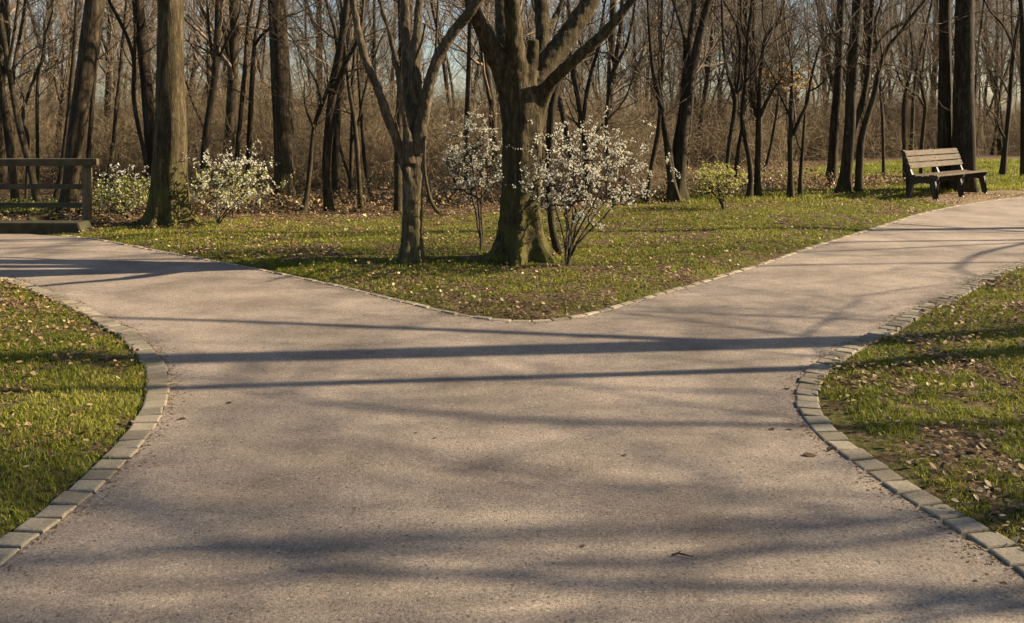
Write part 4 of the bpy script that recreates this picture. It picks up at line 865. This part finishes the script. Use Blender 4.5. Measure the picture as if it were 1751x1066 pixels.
bm = bmesh.new(); box_bm(bm, -8.4, 0.075, -0.03, 0.20, 0.887, 0.985, 0.008); bm_obj('top_rail', bm, M['rail'], rail)
for z in (0.545, 0.275):
    for k in range(3):
        bm = bmesh.new(); box_bm(bm, -2.6 * (k + 1) + 0.002, -0.087 - 2.6 * k, 0.03, 0.09, z, z + 0.07, 0.004); bm_obj('rail', bm, M['rail'], rail)
bm = bmesh.new(); BD = 11.95; x1 = (133 - 875.5) / FPX * BD
box_bm(bm, -5.0, 0, 0, 0.34, -0.1, 0.15, 0.012)
for v in bm.verts:
    if v.co.x > -0.2: v.co.x += (0.15 - v.co.z) * 0.35 + 0.0
o = bm_obj('edge_beam', bm, M['beam']); o.location = (x1, BD, 0); tag(o, 'dark timber beam lying along the path edge below the railing', 'beam')
def lump(name, a, b_, r0, r1, mat, label, cat, seed):
    T = [np.array(a, dtype=float), np.array(b_, dtype=float)]; P = [T[0] * (1 - t) + T[1] * t + np.array([0, 0, 0.02 * math.sin(t * 7 + seed)]) for t in np.linspace(0, 1, 6)]
    R = np.linspace(r0, r1, 6); v, f, s = trunk_rings(P, R, 12, 0, 1, 0, seed, 0.08); o = mesh_np(name, v, f, s, M[mat]); return tag(o, label, cat)
a = W(46, 383, 12.95); b_ = W(108, 382, 13.2); lump('fallen_log', (a[0], a[1], .06), (b_[0], b_[1], .07), 0.085, 0.07, 'bark_dark', 'dark log lying behind the edge beam under the railing', 'log', 3)
T = Tubes(); P = [W(107, 387, 12.6), W(112, 379, 12.75), W(120, 372, 12.9), W(125, 362, 13.0), W(129, 350, 13.05)]; P[0][2] = 0.03
T.add([tuple(p) for p in P], [.018, .017, .016, .013, .008], 7); T.add([tuple(P[2]), tuple(W(110, 371, 12.9)), tuple(W(100, 370, 12.9))], [.014, .012, .008], 6)
tag(T.build('dead_branch', M['post']), 'pale dead branch propped up under the railing beside its right post', 'branch')

# ------------------------------------------------------------------ park bench
bax = math.atan2(0.66, 0.75)
bench = empty('park_bench', (7.62, 16.85, 0.02), 'weathered wooden bench with dark iron legs on a sandy patch beside the right path', 'bench', None, bax)
# local x along the bench, local -y to the front; length 2.45
BL = 2.45; K = 1.08
def frame_side(x):
    # profile in (y, z): back leg + back support, seat bearer, front leg; extruded 5 cm
    prof = [
        [(0.02, 0.0), (0.085, 0.0), (0.045, 0.12), (0.0, 0.26), (-0.01, 0.36), (0.03, 0.47), (0.08, 0.62), (0.125, 0.76), (0.16, 0.84), (0.14, 0.87), (0.105, 0.86), (0.07, 0.76), (0.02, 0.62), (-0.035, 0.47), (-0.075, 0.38), (-0.07, 0.28), (-0.03, 0.12)],
        [(-0.01, 0.30), (-0.01, 0.405), (-0.2, 0.385), (-0.40, 0.405), (-0.47, 0.43), (-0.50, 0.415), (-0.49, 0.375), (-0.42, 0.31), (-0.34, 0.285), (-0.2, 0.30), (-0.08, 0.26)],
        [(-0.34, 0.33), (-0.44, 0.34), (-0.455, 0.26), (-0.44, 0.16), (-0.455, 0.06), (-0.49, 0.0), (-0.42, 0.0), (-0.395, 0.06), (-0.385, 0.16), (-0.375, 0.24)]]
    bm = bmesh.new()
    for pi, pr in enumerate(prof):
        off = 0.002 * (pi - 1); vs1 = [bm.verts.new((x - 0.03 + off, y * K, z * K)) for y, z in pr]; vs2 = [bm.verts.new((x + 0.03 + off, y * K, z * K)) for y, z in pr]
        f1 = bm.faces.new(vs1); f2 = bm.faces.new(vs2[::-1]); n = len(pr)
        for i in range(n): bm.faces.new([vs1[i], vs2[i], vs2[(i + 1) % n], vs1[(i + 1) % n]])
        bmesh.ops.triangulate(bm, faces=[f1, f2])
    return bm
for x in (0.06, BL / 2, BL - 0.06): bm_obj('leg_frame', frame_side(x), M['iron'], bench)
def slat(name, yc, zc, w, th, tilt):
    bm = bmesh.new(); box_bm(bm, 0, BL, -w / 2, w / 2, -th / 2, th / 2, 0.006)
    o = bm_obj(name, bm, M['slat'], bench); o.location = (0, yc * K, zc * K); o.rotation_euler = (tilt, 0, 0); return o
bt = math.radians(-68) + math.pi
for k, (y, z) in enumerate([(0.022, 0.585), (0.060, 0.695), (0.098, 0.805)]):
    o = slat('back_slat', y - 0.026, z, 0.10 * K, 0.032, math.radians(71))
for y, z in [(-0.07, 0.418), (-0.18, 0.405), (-0.29, 0.408), (-0.40, 0.428), (-0.475, 0.43)]: slat('seat_slat', y, z, (0.095 if y > -0.45 else 0.035) * K, 0.034, 0.04 if y > -0.2 else -0.08)

# bolt heads on the slats where they meet the iron frames
for x in (0.06, BL / 2, BL - 0.06):
    for k, (y, z) in enumerate([(0.022, 0.585), (0.060, 0.695), (0.098, 0.805)]):
        bm = bmesh.new(); bmesh.ops.create_uvsphere(bm, u_segments=8, v_segments=5, radius=0.011)
        o = bm_obj('bolt', bm, M['iron'], bench, True); o.location = (x, (y - 0.026) * K - 0.019, z * K + 0.006)
